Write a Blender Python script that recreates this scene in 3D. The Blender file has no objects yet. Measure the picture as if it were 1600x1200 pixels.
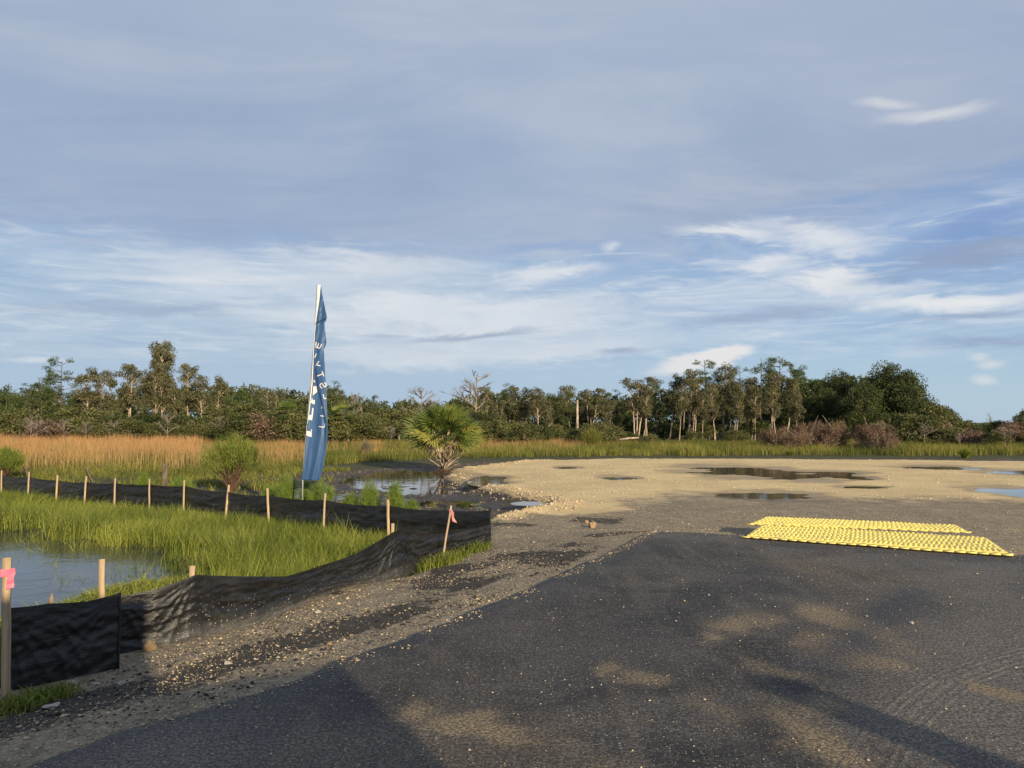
import bpy, math, random
import numpy as np
from mathutils import Vector, Matrix

R = math.radians
rng = np.random.default_rng(7)
random.seed(7)
sc = bpy.context.scene
COL = sc.collection

# ------------------------------------------------------------------ camera
CAMZ, PITCH, F = 1.65, R(2.86), 1202.0
cd = bpy.data.cameras.new('camera'); cam = bpy.data.objects.new('camera', cd); COL.objects.link(cam)
cam.location = (0, 0, CAMZ); cam.rotation_euler = (R(90) + PITCH, 0, 0)
cd.sensor_width = 36; cd.lens = F / 1600 * 36; cd.clip_start = 0.05; cd.clip_end = 9000
sc.camera = cam

# ------------------------------------------------------------------ sun, exposure
SUN_EL = R(16.5)
SUN_H = Vector((0.466, -0.885)).normalized()            # horizontal direction towards the sun (behind right)
sl = bpy.data.lights.new('sun', 'SUN'); sl.energy = 5.0; sl.angle = R(0.55); sl.color = (1.0, 0.82, 0.56)
sun = bpy.data.objects.new('sun', sl); COL.objects.link(sun)
sdir = Vector((SUN_H.x * math.cos(SUN_EL), SUN_H.y * math.cos(SUN_EL), math.sin(SUN_EL)))
sun.rotation_euler = sdir.to_track_quat('Z', 'Y').to_euler(); sun.location = (20, -40, 20)
sc.view_settings.view_transform = 'Standard'; sc.view_settings.look = 'None'
sc.view_settings.exposure = 0.4; sc.view_settings.gamma = 1.0; sc.view_settings.use_curve_mapping = False
sc.render.engine = 'CYCLES'
try:
    sc.cycles.use_denoising = True
    sc.cycles.max_bounces = 6; sc.cycles.transparent_max_bounces = 6
except Exception:
    pass

# ------------------------------------------------------------------ node helpers
class NT:
    """tiny expression builder for a node tree"""
    def __init__(s, nt): s.nt = nt; s.L = nt.links
    def n(s, t, **kw):
        nd = s.nt.nodes.new(t)
        for k, v in kw.items(): setattr(nd, k, v)
        return nd
    def put(s, sock, v):
        if v is None: return
        if isinstance(v, bpy.types.NodeSocket): s.L.new(v, sock)
        else:
            if isinstance(v, (tuple, list)) and sock.type == 'RGBA' and len(v) == 3: v = (*v, 1)
            sock.default_value = v
    def m(s, op, a, b=None, c=None, clamp=False):
        nd = s.n('ShaderNodeMath', operation=op, use_clamp=clamp)
        s.put(nd.inputs[0], a); s.put(nd.inputs[1], b); s.put(nd.inputs[2], c); return nd.outputs[0]
    def add(s, a, b): return s.m('ADD', a, b)
    def sub(s, a, b): return s.m('SUBTRACT', a, b)
    def mul(s, a, b): return s.m('MULTIPLY', a, b)
    def ss(s, x, lo, hi, a=0.0, b=1.0):
        nd = s.n('ShaderNodeMapRange', interpolation_type='SMOOTHSTEP')
        s.put(nd.inputs[0], x); s.put(nd.inputs[1], lo); s.put(nd.inputs[2], hi); s.put(nd.inputs[3], a); s.put(nd.inputs[4], b)
        return nd.outputs[0]
    def mix(s, f, a, b, mode='MIX'):
        nd = s.n('ShaderNodeMix', data_type='RGBA', blend_type=mode)
        s.put(nd.inputs[0], f); s.put(nd.inputs[6], a); s.put(nd.inputs[7], b); return nd.outputs[2]
    def vec(s, x, y, z=0.0):
        nd = s.n('ShaderNodeCombineXYZ'); s.put(nd.inputs[0], x); s.put(nd.inputs[1], y); s.put(nd.inputs[2], z); return nd.outputs[0]
    def noise(s, v, scale, det=4.0, rough=0.55, dist=0.0):
        nd = s.n('ShaderNodeTexNoise'); s.put(nd.inputs['Vector'], v); nd.inputs['Scale'].default_value = scale
        nd.inputs['Detail'].default_value = det; nd.inputs['Roughness'].default_value = rough; nd.inputs['Distortion'].default_value = dist
        return nd.outputs[0]
    def voro(s, v, scale, feat='F1', out=0):
        nd = s.n('ShaderNodeTexVoronoi', feature=feat); s.put(nd.inputs['Vector'], v); nd.inputs['Scale'].default_value = scale
        return nd.outputs[out]
    def attr(s, name, out=2):
        nd = s.n('ShaderNodeAttribute'); nd.attribute_name = name; return nd.outputs[out]
    def sepc(s, c):
        nd = s.n('ShaderNodeSeparateColor'); s.put(nd.inputs[0], c); return nd.outputs
    def pos(s): return s.n('ShaderNodeTexCoord').outputs['Object']
    def scale(s, v, x, y, z):
        nd = s.n('ShaderNodeMapping'); s.put(nd.inputs[0], v); nd.inputs['Scale'].default_value = (x, y, z); return nd.outputs[0]
    def bump(s, h, strength, dist):
        nd = s.n('ShaderNodeBump'); s.put(nd.inputs['Height'], h); nd.inputs['Strength'].default_value = strength
        nd.inputs['Distance'].default_value = dist; return nd.outputs[0]

def material(name, fn):
    m = bpy.data.materials.new(name); m.use_nodes = True; nt = m.node_tree; nt.nodes.clear(); t = NT(nt)
    out = t.n('ShaderNodeOutputMaterial'); b = t.n('ShaderNodeBsdfPrincipled'); t.L.new(b.outputs[0], out.inputs[0])
    r = fn(t, b)
    if r is not None: t.L.new(r, out.inputs[0])
    return m
def setp(t, b, col=None, rough=None, normal=None, spec=None, metal=None):
    t.put(b.inputs['Base Color'], col); t.put(b.inputs['Roughness'], rough)
    if normal is not None: t.put(b.inputs['Normal'], normal)
    if spec is not None: b.inputs['Specular IOR Level'].default_value = spec
    if metal is not None: b.inputs['Metallic'].default_value = metal

# ------------------------------------------------------------------ sky
w = bpy.data.worlds.new('World'); sc.world = w; w.use_nodes = True; w.node_tree.nodes.clear()
t = NT(w.node_tree)
wo = t.n('ShaderNodeOutputWorld'); bg = t.n('ShaderNodeBackground'); bg.inputs[1].default_value = 0.1
t.L.new(bg.outputs[0], wo.inputs[0])
sky = t.n('ShaderNodeTexSky', sky_type='NISHITA'); sky.sun_disc = False
sky.sun_elevation = SUN_EL; sky.sun_rotation = math.atan2(SUN_H.x, SUN_H.y)
sky.air_density = 1.0; sky.dust_density = 0.4; sky.ozone_density = 3.0
gen = t.n('ShaderNodeTexCoord').outputs['Generated']
sx = t.n('ShaderNodeSeparateXYZ'); t.L.new(gen, sx.inputs[0]); dx, dy, dz = sx.outputs
az = t.mul(t.m('ARCTAN2', dx, dy), 57.2958)              # degrees right of straight ahead
el = t.mul(t.m('ARCSINE', dz), 57.2958)                  # degrees above the horizon
zz = t.add(t.m('MAXIMUM', dz, 0.0), 0.10)
flat = t.vec(t.m('DIVIDE', dx, zz), t.m('DIVIDE', dy, zz), 0.0)     # a cloud layer overhead
n1 = t.noise(flat, 0.55, 6, 0.55, 0.4)
n2 = t.noise(t.scale(flat, 0.6, 1.5, 1), 1.6, 7, 0.6, 0.7)
wv = t.vec(t.mul(az, 0.05), t.mul(el, 0.22), 0.0)
n3 = t.noise(wv, 1.6, 8, 0.6, 0.6)
n4 = t.noise(t.vec(t.mul(az, 0.16), t.mul(el, 0.5), 3.0), 1.3, 7, 0.62, 0.5)
def px2ae(px, py):
    xc, yc = (px - 800) / F, (600 - py) / F
    d = Vector((xc, math.cos(PITCH) - yc * math.sin(PITCH), math.sin(PITCH) + yc * math.cos(PITCH))).normalized()
    return math.degrees(math.atan2(d.x, d.y)), math.degrees(math.asin(d.z))
def S(r, g, b, k=7.58):     # an sRGB picture colour -> scene radiance before the 0.1 strength
    f = lambda c: ((c / 255 + 0.055) / 1.055) ** 2.4
    return (f(r) * k, f(g) * k, f(b) * k, 1)
nz = t.sub(n4, 0.5); nz3 = t.sub(n3, 0.5)
def blob(px, py, wx, wy, rot=0.0, amt=1.0, soft=1.0, warp=1.0):
    a0, e0 = px2ae(px, py); k = 57.3 / F; wx *= k; wy *= k
    da = t.add(t.sub(az, a0), t.mul(nz3, wx * 1.1 * warp)); de = t.add(t.sub(el, e0), t.mul(nz, wy * 3.2 * warp))
    c, s_ = math.cos(R(rot)), math.sin(R(rot))
    u = t.m('DIVIDE', t.add(t.mul(da, c), t.mul(de, s_)), wx); v = t.m('DIVIDE', t.sub(t.mul(de, c), t.mul(da, s_)), wy)
    r = t.m('SQRT', t.add(t.mul(u, u), t.mul(v, v)))
    return t.mul(t.ss(r, 1.0, 1.0 - 0.9 * soft), amt)
# clear air: the Nishita sky, paler to the horizon by moisture
base = t.mix(0.85, sky.outputs[0], t.mix(t.ss(el, -1, 16), S(176, 201, 221), S(132, 162, 208)))
# thin veil, more of it towards the left
veil = t.mul(t.ss(t.add(az, t.mul(nz3, 30)), 34, -12), t.ss(el, 24, 4))
c = t.mix(t.mul(veil, 0.9), base, S(172, 193, 214))
# mid level streaks of white
st = t.mul(t.mul(t.ss(n3, 0.40, 0.66), t.ss(t.add(el, t.mul(nz, 5)), 3.0, 7.0)), t.ss(t.add(el, t.mul(nz, 6)), 17.5, 11.5))
c = t.mix(t.mul(st, 0.58), c, S(206, 217, 229))
fw = t.noise(t.vec(t.mul(az, 0.12), t.mul(el, 0.9), 7.0), 1.8, 6, 0.56, 0.8)
c = t.mix(t.mul(t.mul(t.ss(fw, 0.48, 0.72), t.ss(el, 3.0, 6.0)), t.mul(t.ss(el, 19.0, 12.0), 0.46)), c, S(220, 226, 232))
c = t.mix(t.mul(t.mul(t.ss(fw, 0.46, 0.28), t.ss(el, 3.0, 6.0)), t.mul(t.ss(el, 17.0, 11.0), 0.36)), c, S(146, 168, 202))
# the high grey-blue deck
edge = t.add(t.add(el, t.mul(t.ss(az, 4, 36), -3.0)), t.add(t.mul(nz3, 7.0), t.mul(nz, 3.0)))
deck = t.ss(edge, 10.5, 14.5)
deckc = t.mix(t.ss(t.add(n1, t.mul(t.sub(n2, .5), .35)), 0.36, 0.66), S(150, 168, 196), S(179, 191, 210))
deckc = t.mix(t.mul(t.ss(n2, 0.46, 0.70), 0.42), deckc, S(186, 195, 209))
deckc = t.mix(t.mul(t.mul(t.ss(el, 25, 15), t.ss(az, 22, -20)), 0.55), deckc, S(149, 168, 199))
deckc = t.mix(t.ss(el, 17, 30, 0, .45), deckc, S(181, 192, 210))
deckc = t.mix(t.mul(t.ss(az, 5, 32), 0.4), deckc, S(163, 176, 200))
c = t.mix(t.mul(deck, 0.96), c, deckc)
W = S(228, 231, 234); G = S(148, 162, 190)
for a in [(700, 500, 520, 80, 0, .45, 1, .7), (420, 430, 420, 34, 0, .35, 1, .7), (560, 412, 260, 26, -1, .55), (260, 435, 190, 10, 2, .45), (860, 428, 120, 16, 8, .75), (1130, 362, 120, 20, -8, .85), (1290, 378, 100, 34, -10, .75), (1230, 350, 130, 14, -6, .5),
          (1290, 440, 95, 24, -10, .95), (1490, 470, 150, 21, 0, 1.0), (1190, 415, 80, 14, 0, .75), (1380, 452, 90, 10, 0, .5), (720, 490, 330, 46, 0, .45),
          (640, 560, 330, 30, 0, .45), (900, 545, 200, 24, 4, .45), (60, 562, 55, 6, 3, .55), (952, 383, 24, 11, 0, .6)]:
    c = t.mix(blob(*a), c, W)
for a in [(740, 524, 150, 11, 6, .7), (965, 548, 50, 8, 0, .6), (1200, 492, 190, 13, 3, .5), (1500, 400, 190, 30, 8, .8), (1520, 492, 120, 9, 0, .6),
          (1540, 535, 110, 14, -3, .6), (200, 482, 260, 15, 3, .4), (600, 525, 60, 5, 0, .4)]:
    c = t.mix(blob(*a), c, G)
c = t.mix(blob(1550, 345, 150, 30, 12, .75), c, S(126, 156, 204))
c = t.mix(blob(860, 385, 130, 14, 4, .5), c, S(140, 168, 212))
for a in [(1385, 161, 60, 9, -12, .5, 1, .7), (1462, 178, 95, 13, -3, .6, 1, .7), (1090, 564, 100, 20, 10, .9, .6, .8), (1122, 553, 60, 17, 6, 1, .5, .8), (1537, 594, 22, 12, 0, .55, 1, .8), (1550, 571, 26, 9, 0, .5, 1, .8), (1533, 559, 18, 8, 0, .45, 1, .8)]:
    c = t.mix(blob(*a), c, S(228, 228, 228))
t.L.new(c, bg.inputs[0])

# ------------------------------------------------------------------ geometry helpers
def ray(px, py):
    xc, yc = (px - 800) / F, (600 - py) / F
    return np.array((xc, math.cos(PITCH) - yc * math.sin(PITCH), math.sin(PITCH) + yc * math.cos(PITCH)))
def P(px, py, z):                      # photo pixel -> point on the level z
    d = ray(px, py); k = (z - CAMZ) / d[2]; return np.array((0, 0, CAMZ)) + d * k
def PD(px, py, Y):                     # photo pixel -> point at distance Y ahead
    d = ray(px, py); return np.array((0, 0, CAMZ)) + d * (Y / d[1])
def _h(ix, iy, seed):
    n = (ix * 374761393 + iy * 668265263 + seed * 1442695041) & 0x7fffffff
    n = ((n ^ (n >> 13)) * 1274126177) & 0x7fffffff
    return ((n ^ (n >> 16)) & 0xffff) / 65535.0
def vn(x, y, seed=0):
    x = np.asarray(x, float); y = np.asarray(y, float)
    ix = np.floor(x).astype(np.int64); iy = np.floor(y).astype(np.int64); fx = x - ix; fy = y - iy
    fx = fx * fx * (3 - 2 * fx); fy = fy * fy * (3 - 2 * fy)
    return (_h(ix, iy, seed) * (1 - fx) + _h(ix + 1, iy, seed) * fx) * (1 - fy) + (_h(ix, iy + 1, seed) * (1 - fx) + _h(ix + 1, iy + 1, seed) * fx) * fy
def fbm(x, y, o=4, seed=0):
    a, s, tot = .5, 0, 0
    for k in range(o):
        s = s + a * vn(x * 2 ** k, y * 2 ** k, seed + k * 17); tot += a; a *= .5
    return s / tot
def sstep(x, a, b):
    k = np.clip((x - a) / (b - a), 0, 1); return k * k * (3 - 2 * k)
def polysd(x, y, poly):
    """signed distance, negative inside"""
    poly = np.asarray(poly, float); x = np.asarray(x, float); y = np.asarray(y, float)
    d = np.full(x.shape, 1e18); ins = np.zeros(x.shape, bool); n = len(poly)
    for i in range(n):
        ax, ay = poly[i][:2]; bx, by = poly[(i + 1) % n][:2]; ex, ey = bx - ax, by - ay
        k = np.clip(((x - ax) * ex + (y - ay) * ey) / (ex * ex + ey * ey + 1e-12), 0, 1)
        d = np.minimum(d, (x - ax - k * ex) ** 2 + (y - ay - k * ey) ** 2)
        if abs(by - ay) > 1e-12: ins ^= ((ay > y) != (by > y)) & (x < ex * (y - ay) / ey + ax)
    d = np.sqrt(d); return np.where(ins, -d, d)

def tag(o, label=None, cat=None, group=None, kind=None):
    for k, v in (('label', label), ('category', cat), ('group', group), ('kind', kind)):
        if v: o[k] = v
    return o
def me_np(name, V, Fs, mats=(), smooth=False, attrs=None, mi=None):
    V = np.asarray(V, np.float32); Fs = [np.asarray(f, np.int32) for f in (Fs if isinstance(Fs, list) and np.ndim(Fs[0]) == 2 else [Fs]) if len(f)]
    me = bpy.data.meshes.new(name); me.vertices.add(len(V)); me.vertices.foreach_set('co', V.ravel())
    nl = sum(f.size for f in Fs); npoly = sum(len(f) for f in Fs)
    me.loops.add(nl); me.polygons.add(npoly)
    me.loops.foreach_set('vertex_index', np.concatenate([f.ravel() for f in Fs]))
    tot = np.concatenate([np.full(len(f), f.shape[1], np.int32) for f in Fs]); st_ = np.concatenate([[0], np.cumsum(tot)[:-1]]).astype(np.int32)
    me.polygons.foreach_set('loop_start', st_)
    try: me.polygons.foreach_set('loop_total', tot)
    except Exception: pass
    if smooth: me.polygons.foreach_set('use_smooth', np.ones(npoly, bool))
    for m in (mats if isinstance(mats, (list, tuple)) else [mats]): me.materials.append(m)
    if mi is not None: me.polygons.foreach_set('material_index', np.asarray(mi, np.int32))
    me.update(calc_edges=True)
    for k, (dom, typ, val) in (attrs or {}).items():
        a = me.attributes.new(k, typ, dom)
        a.data.foreach_set('color' if 'COLOR' in typ else 'value', np.asarray(val, np.float32).ravel())
    return me
def ob(name, me, parent=None, loc=None, rot=None, sca=None):
    o = bpy.data.objects.new(name, me); COL.objects.link(o)
    if parent: o.parent = parent
    if loc is not None: o.location = tuple(float(v) for v in loc)
    if rot is not None: o.rotation_euler = rot
    if sca is not None: o.scale = sca if isinstance(sca, (tuple, list)) else (sca,) * 3
    return o
def empty(name, loc=(0, 0, 0), rot=(0, 0, 0)): return ob(name, None, None, loc, rot)
class MB:
    """collects shapes for one mesh"""
    def __init__(s): s.V = []; s.T = []; s.Q = []; s.n = 0
    def raw(s, V, T=None, Q=None):
        V = np.asarray(V, float).reshape(-1, 3)
        if T is not None and len(T): s.T.append(np.asarray(T, int).reshape(-1, 3) + s.n)
        if Q is not None and len(Q): s.Q.append(np.asarray(Q, int).reshape(-1, 4) + s.n)
        s.V.append(V); s.n += len(V); return s
    def box(s, c, d, M=None, taper=1.0):
        v = np.array([(x, y, z) for z in (-.5, .5) for y in (-.5, .5) for x in (-.5, .5)]); v[4:, :2] *= taper
        v = v * np.array(d)
        if M is not None: v = v @ np.array(M.to_3x3()).T
        return s.raw(v + np.array(c), None, [(0, 2, 3, 1), (4, 5, 7, 6), (0, 1, 5, 4), (2, 6, 7, 3), (0, 4, 6, 2), (1, 3, 7, 5)])
    def tube(s, pts, rad, sides=6, cap=True):
        pts = np.asarray(pts, float); n = len(pts); rad = np.broadcast_to(np.asarray(rad, float), (n,))
        tg = np.gradient(pts, axis=0); tg /= np.linalg.norm(tg, axis=1)[:, None] + 1e-9
        up = np.where(np.abs(tg[:, 2:3]) > .9, np.array([[1., 0, 0]]), np.array([[0, 0, 1.]]))
        a = np.cross(tg, up); a /= np.linalg.norm(a, axis=1)[:, None] + 1e-9; b = np.cross(tg, a)
        th = np.arange(sides) * 2 * math.pi / sides
        V = pts[:, None] + rad[:, None, None] * (a[:, None] * np.cos(th)[None, :, None] + b[:, None] * np.sin(th)[None, :, None])
        i = np.arange(n - 1)[:, None] * sides; j = np.arange(sides)[None]; k = (j + 1) % sides
        Q = np.stack([i + j, i + k, i + sides + k, i + sides + j], -1).reshape(-1, 4)
        T = [(0, q + 1, q) for q in range(1, sides - 1)] + [((n - 1) * sides, (n - 1) * sides + q, (n - 1) * sides + q + 1) for q in range(1, sides - 1)] if cap else None
        return s.raw(V.reshape(-1, 3), T, Q)
    def mesh(s, name, mats, smooth=False, attrs=None):
        Fs = []
        if s.T: Fs.append(np.concatenate(s.T))
        if s.Q: Fs.append(np.concatenate(s.Q))
        return me_np(name, np.concatenate(s.V), Fs, mats, smooth, attrs)
def bevel(o, wd=.01, seg=2):
    m = o.modifiers.new('bevel', 'BEVEL'); m.width = wd; m.segments = seg; return o

# ------------------------------------------------------------------ places read off the photograph
ROADL = [P(x, y, 0)[:2] for x, y in [(33, 1200), (180, 1145), (400, 1083), (467, 1060), (525, 1035), (642, 995), (800, 932), (900, 888), (968, 856)]]
ROADL = [np.array((-6.6, -1.9)), np.array((-4.3, 1.1))] + ROADL + [P(1016, 830.5, 0)[:2]]
ROADE = [P(x, y, 0)[:2] for x, y in [(1040, 829.5), (1100, 832), (1180, 837), (1300, 845), (1450, 856), (1600, 869)]] + [np.array((10.5, 7.6)), np.array((18, 4.2)), np.array((30, -2))]
ROAD = np.array(ROADL + ROADE + [np.array((30, -14)), np.array((-12, -14))])
near_pts = [(10, 1095), (183, 1056)]
NEARB = [(182, 1020), (240, 1012), (303, 999), (400, 974), (447, 951), (500, 930), (550, 915), (625, 899), (657, 886), (710, 866), (766, 846)]
NF = np.array([P(x, y, -.25)[:2] for x, y in NEARB])
PA = np.array([P(10, 1097, -.28)[:2], P(184, 1058, -.26)[:2]])
FARX = [(-90, 738, 24.4), (5, 743, 21.4), (46, 744.5, 20.3), (90, 750, 19.3), (134, 753, 18.4), (181, 755, 17.9), (236, 757, 17.5), (289, 759, 17.0), (353, 768, 16.1), (423, 774, 15.2), (506, 781, 14.2), (609, 790, 13.1), (697, 797, 12.3), (766, 797, 11.85)]
FF = np.array([PD(x, y, Y)[:2] for x, y, Y in FARX]); FFZ = np.array([PD(x, y, Y)[2] for x, y, Y in FARX])
NF[-1] = FF[-1]
ZP = -.25
PLAT = [P(x, y, ZP)[:2] for x, y in [(762, 850), (772, 815), (800, 803), (850, 793), (868, 787), (840, 776), (800, 769), (750, 759), (718, 748), (706, 738), (735, 731), (790, 725), (850, 719), (960, 716), (1200, 716.5), (1600, 720), (2300, 722)]] + [np.array((60, 5)), np.array((30, -14)), np.array((-12, -14)), np.array((-12, -6))] + [PA[0] + (-.6, -.3)] + [p for p in NF]
PADP = [P(x, y, ZP)[:2] for x, y in [(706, 738), (718, 748), (750, 759), (800, 769), (850, 778), (885, 790), (960, 785), (1060, 772), (1150, 775), (1300, 779), (1450, 779), (1700, 783), (2400, 790), (2300, 720), (1600, 719), (1200, 715), (960, 715), (850, 718), (790, 724), (735, 730)]]
PAD2 = [P(x, y, ZP)[:2] for x, y in [(775, 800), (870, 788), (960, 783), (1000, 795), (940, 800), (880, 805), (800, 806)]]
BERM = [P(x, y, ZP)[:2] for x, y in [(850, 719), (790, 725), (735, 730), (709, 738), (720, 747), (750, 758), (800, 768), (845, 776), (870, 783), (880, 790), (850, 795), (800, 803), (775, 810)]]
PONDI = [P(x, y, -.5)[:2] for x, y in [(-300, 838), (-50, 833), (40, 832), (90, 840), (150, 846), (215, 858), (262, 872), (268, 884), (225, 890), (240, 894), (268, 896), (285, 904), (235, 912), (215, 905), (175, 915), (140, 925), (60, 946), (0, 958), (-300, 1010)]]
PONDI2 = [P(x, y, -.5)[:2] for x, y in [(262, 895), (285, 880), (302, 882), (300, 900), (270, 908)]]
PONDB = [P(x, y, -.5)[:2] for x, y in [(520, 752), (570, 742), (640, 734), (685, 736), (700, 744), (745, 752), (785, 764), (770, 772), (690, 775), (640, 775), (570, 766)]]
PONDB2 = [P(x, y, -.5)[:2] for x, y in [(610, 783), (640, 777), (720, 779), (775, 786), (760, 796), (700, 798), (640, 793)]]
PONDB3 = [P(x, y, -.5)[:2] for x, y in [(400, 755), (470, 757), (545, 768), (560, 780), (520, 786), (430, 772)]]
def ell(px0, px1, py0, py1, z=ZP):
    c0 = P((px0 + px1) / 2, (py0 + py1) / 2, z); a = P((px0 + px1) / 2, py0, z); b = P((px0 + px1) / 2, py1, z)
    e = P(px1, (py0 + py1) / 2, z)
    return c0[0], c0[1], abs(e[0] - c0[0]), abs(a[1] - b[1]) / 2
PUD = [ell(1075, 1262, 725, 746), ell(1255, 1345, 734, 740), ell(1110, 1298, 765, 781), ell(1545, 1690, 759, 780), ell(938, 992, 743, 749), ell(1295, 1360, 742, 749), ell(1305, 1380, 757, 762),
       ell(1540, 1700, 733, 743), ell(1420, 1520, 727, 733), ell(805, 850, 783, 788), ell(738, 792, 744, 757), ell(865, 905, 729, 732)]

def roadsd(x, y): return polysd(x, y, ROAD)
def terrain(x, y):
    """ground height and the zones it belongs to"""
    wx = x + (fbm(x * .9, y * .9, 4, 3) - .5) * 1.1; wy = y + (fbm(x * .9, y * .9, 4, 9) - .5) * 1.1
    dp = polysd(x + (wx - x) * .5, y + (wy - y) * .5, PLAT)
    nearness = np.exp(-((x + 1) ** 2 + (y - 7) ** 2) / 60)
    plat = sstep(-dp, -.55, .12)
    dr = roadsd(x, y)
    vz = -.035 - np.clip(dr, 0, 2.3) * .095
    vz = np.where(dr > 2.3, np.minimum(vz, -.25), vz)
    n5 = fbm(x * .35, y * .35, 4, 21); n20 = fbm(x * 3.1, y * 3.1, 4, 5); n60 = fbm(x * 9, y * 9, 3, 11)
    zlow = -.455 + (n5 - .5) * .10 + (n20 - .5) * .05
    zpl = vz + (n20 - .5) * .035 * sstep(dr, .05, .6) + (n60 - .5) * .018 * sstep(dr, .02, .3) + (n5 - .5) * .035 * sstep(dr, .8, 3)
    z = zlow * (1 - plat) + zpl * plat
    # berm of tipped stone round the pad
    d = np.full(x.shape, 1e9)
    for i in range(len(BERM) - 1):
        a, b = BERM[i], BERM[i + 1]; e = b - a; k = np.clip(((x - a[0]) * e[0] + (y - a[1]) * e[1]) / (e @ e), 0, 1)
        d = np.minimum(d, (x - a[0] - k * e[0]) ** 2 + (y - a[1] - k * e[1]) ** 2)
    d = np.sqrt(d); berm = np.exp(-(d / .45) ** 2)
    z = z + berm * (.06 + .10 * (n20 - .4))
    # still water
    wet = np.zeros(x.shape)
    for poly, dep, seed in ((PONDI, .17, 0), (PONDI2, .12, 1), (PONDB, .14, 2), (PONDB2, .08, 3), (PONDB3, .07, 4)):
        sd = polysd(wx, wy, poly); k = sstep(-sd, -.35, .35); k2 = k * (1.0 - .55 * sstep(n20, .58, .75) * (0 if poly is PONDI else 1))
        z = z - k2 * dep; wet = np.maximum(wet, sstep(-sd, -1.2, .1))
    for cx, cy, rx, ry in PUD:
        r = np.sqrt(((x - cx) / rx) ** 2 + ((y - cy) / ry) ** 2) + (fbm(x * .5, y * 1.3, 4, 31) - .5) * 1.5
        k = sstep(r, 1.15, .55); z = z - k * .075 * plat; wet = np.maximum(wet, sstep(r, 1.7, .9))
    z = np.where(dr < -.05, -.09, z)
    # zones
    pad = sstep(-polysd(wx, wy, PADP), -2.2 * sstep(x, 1, 4) - .4, 2.4 * sstep(x, 1, 4) * sstep(y, 30, 22) + .5) * sstep(y, 14, 17); pad = np.maximum(pad, sstep(-polysd(wx, wy, PAD2), -.3, .4)); pad = np.maximum(pad, berm * sstep(y, 13, 16))
    inside_f = (polysd(x, y, list(FF) + list(NF[::-1]) + [PA[1], PA[0], np.array((-12, 3)), np.array((-40, 8)), np.array((-40, 26))]) < 0)
    far = y + (fbm(x * .25, y * .25, 3, 51) - .5) * 3
    farb = np.interp(x, [-60, -20, -9, -6, 0, 10, 60], [24, 27, 31, 35, 42, 44.5, 44.5])
    grassm = np.maximum(inside_f * 1.0, sstep(far - farb, -1, 1.5)) * (1 - plat)
    grassm = np.maximum(grassm, sstep(far - farb, -.5, 1))
    lush = sstep(x, -5.5, -8.0) * sstep(fbm(x * .8, y * .8, 3, 77), .35, .6) * (1 - plat)
    grassm = np.maximum(grassm, lush)
    muck = (1 - np.maximum(plat, grassm)); verge = plat * (1 - pad)
    return z, pad, muck, verge, grassm, wet
def gz(x, y): return float(terrain(np.array([float(x)]), np.array([float(y)]))[0][0])
def gzs(x, y): return terrain(np.asarray(x, float), np.asarray(y, float))[0]

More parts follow.
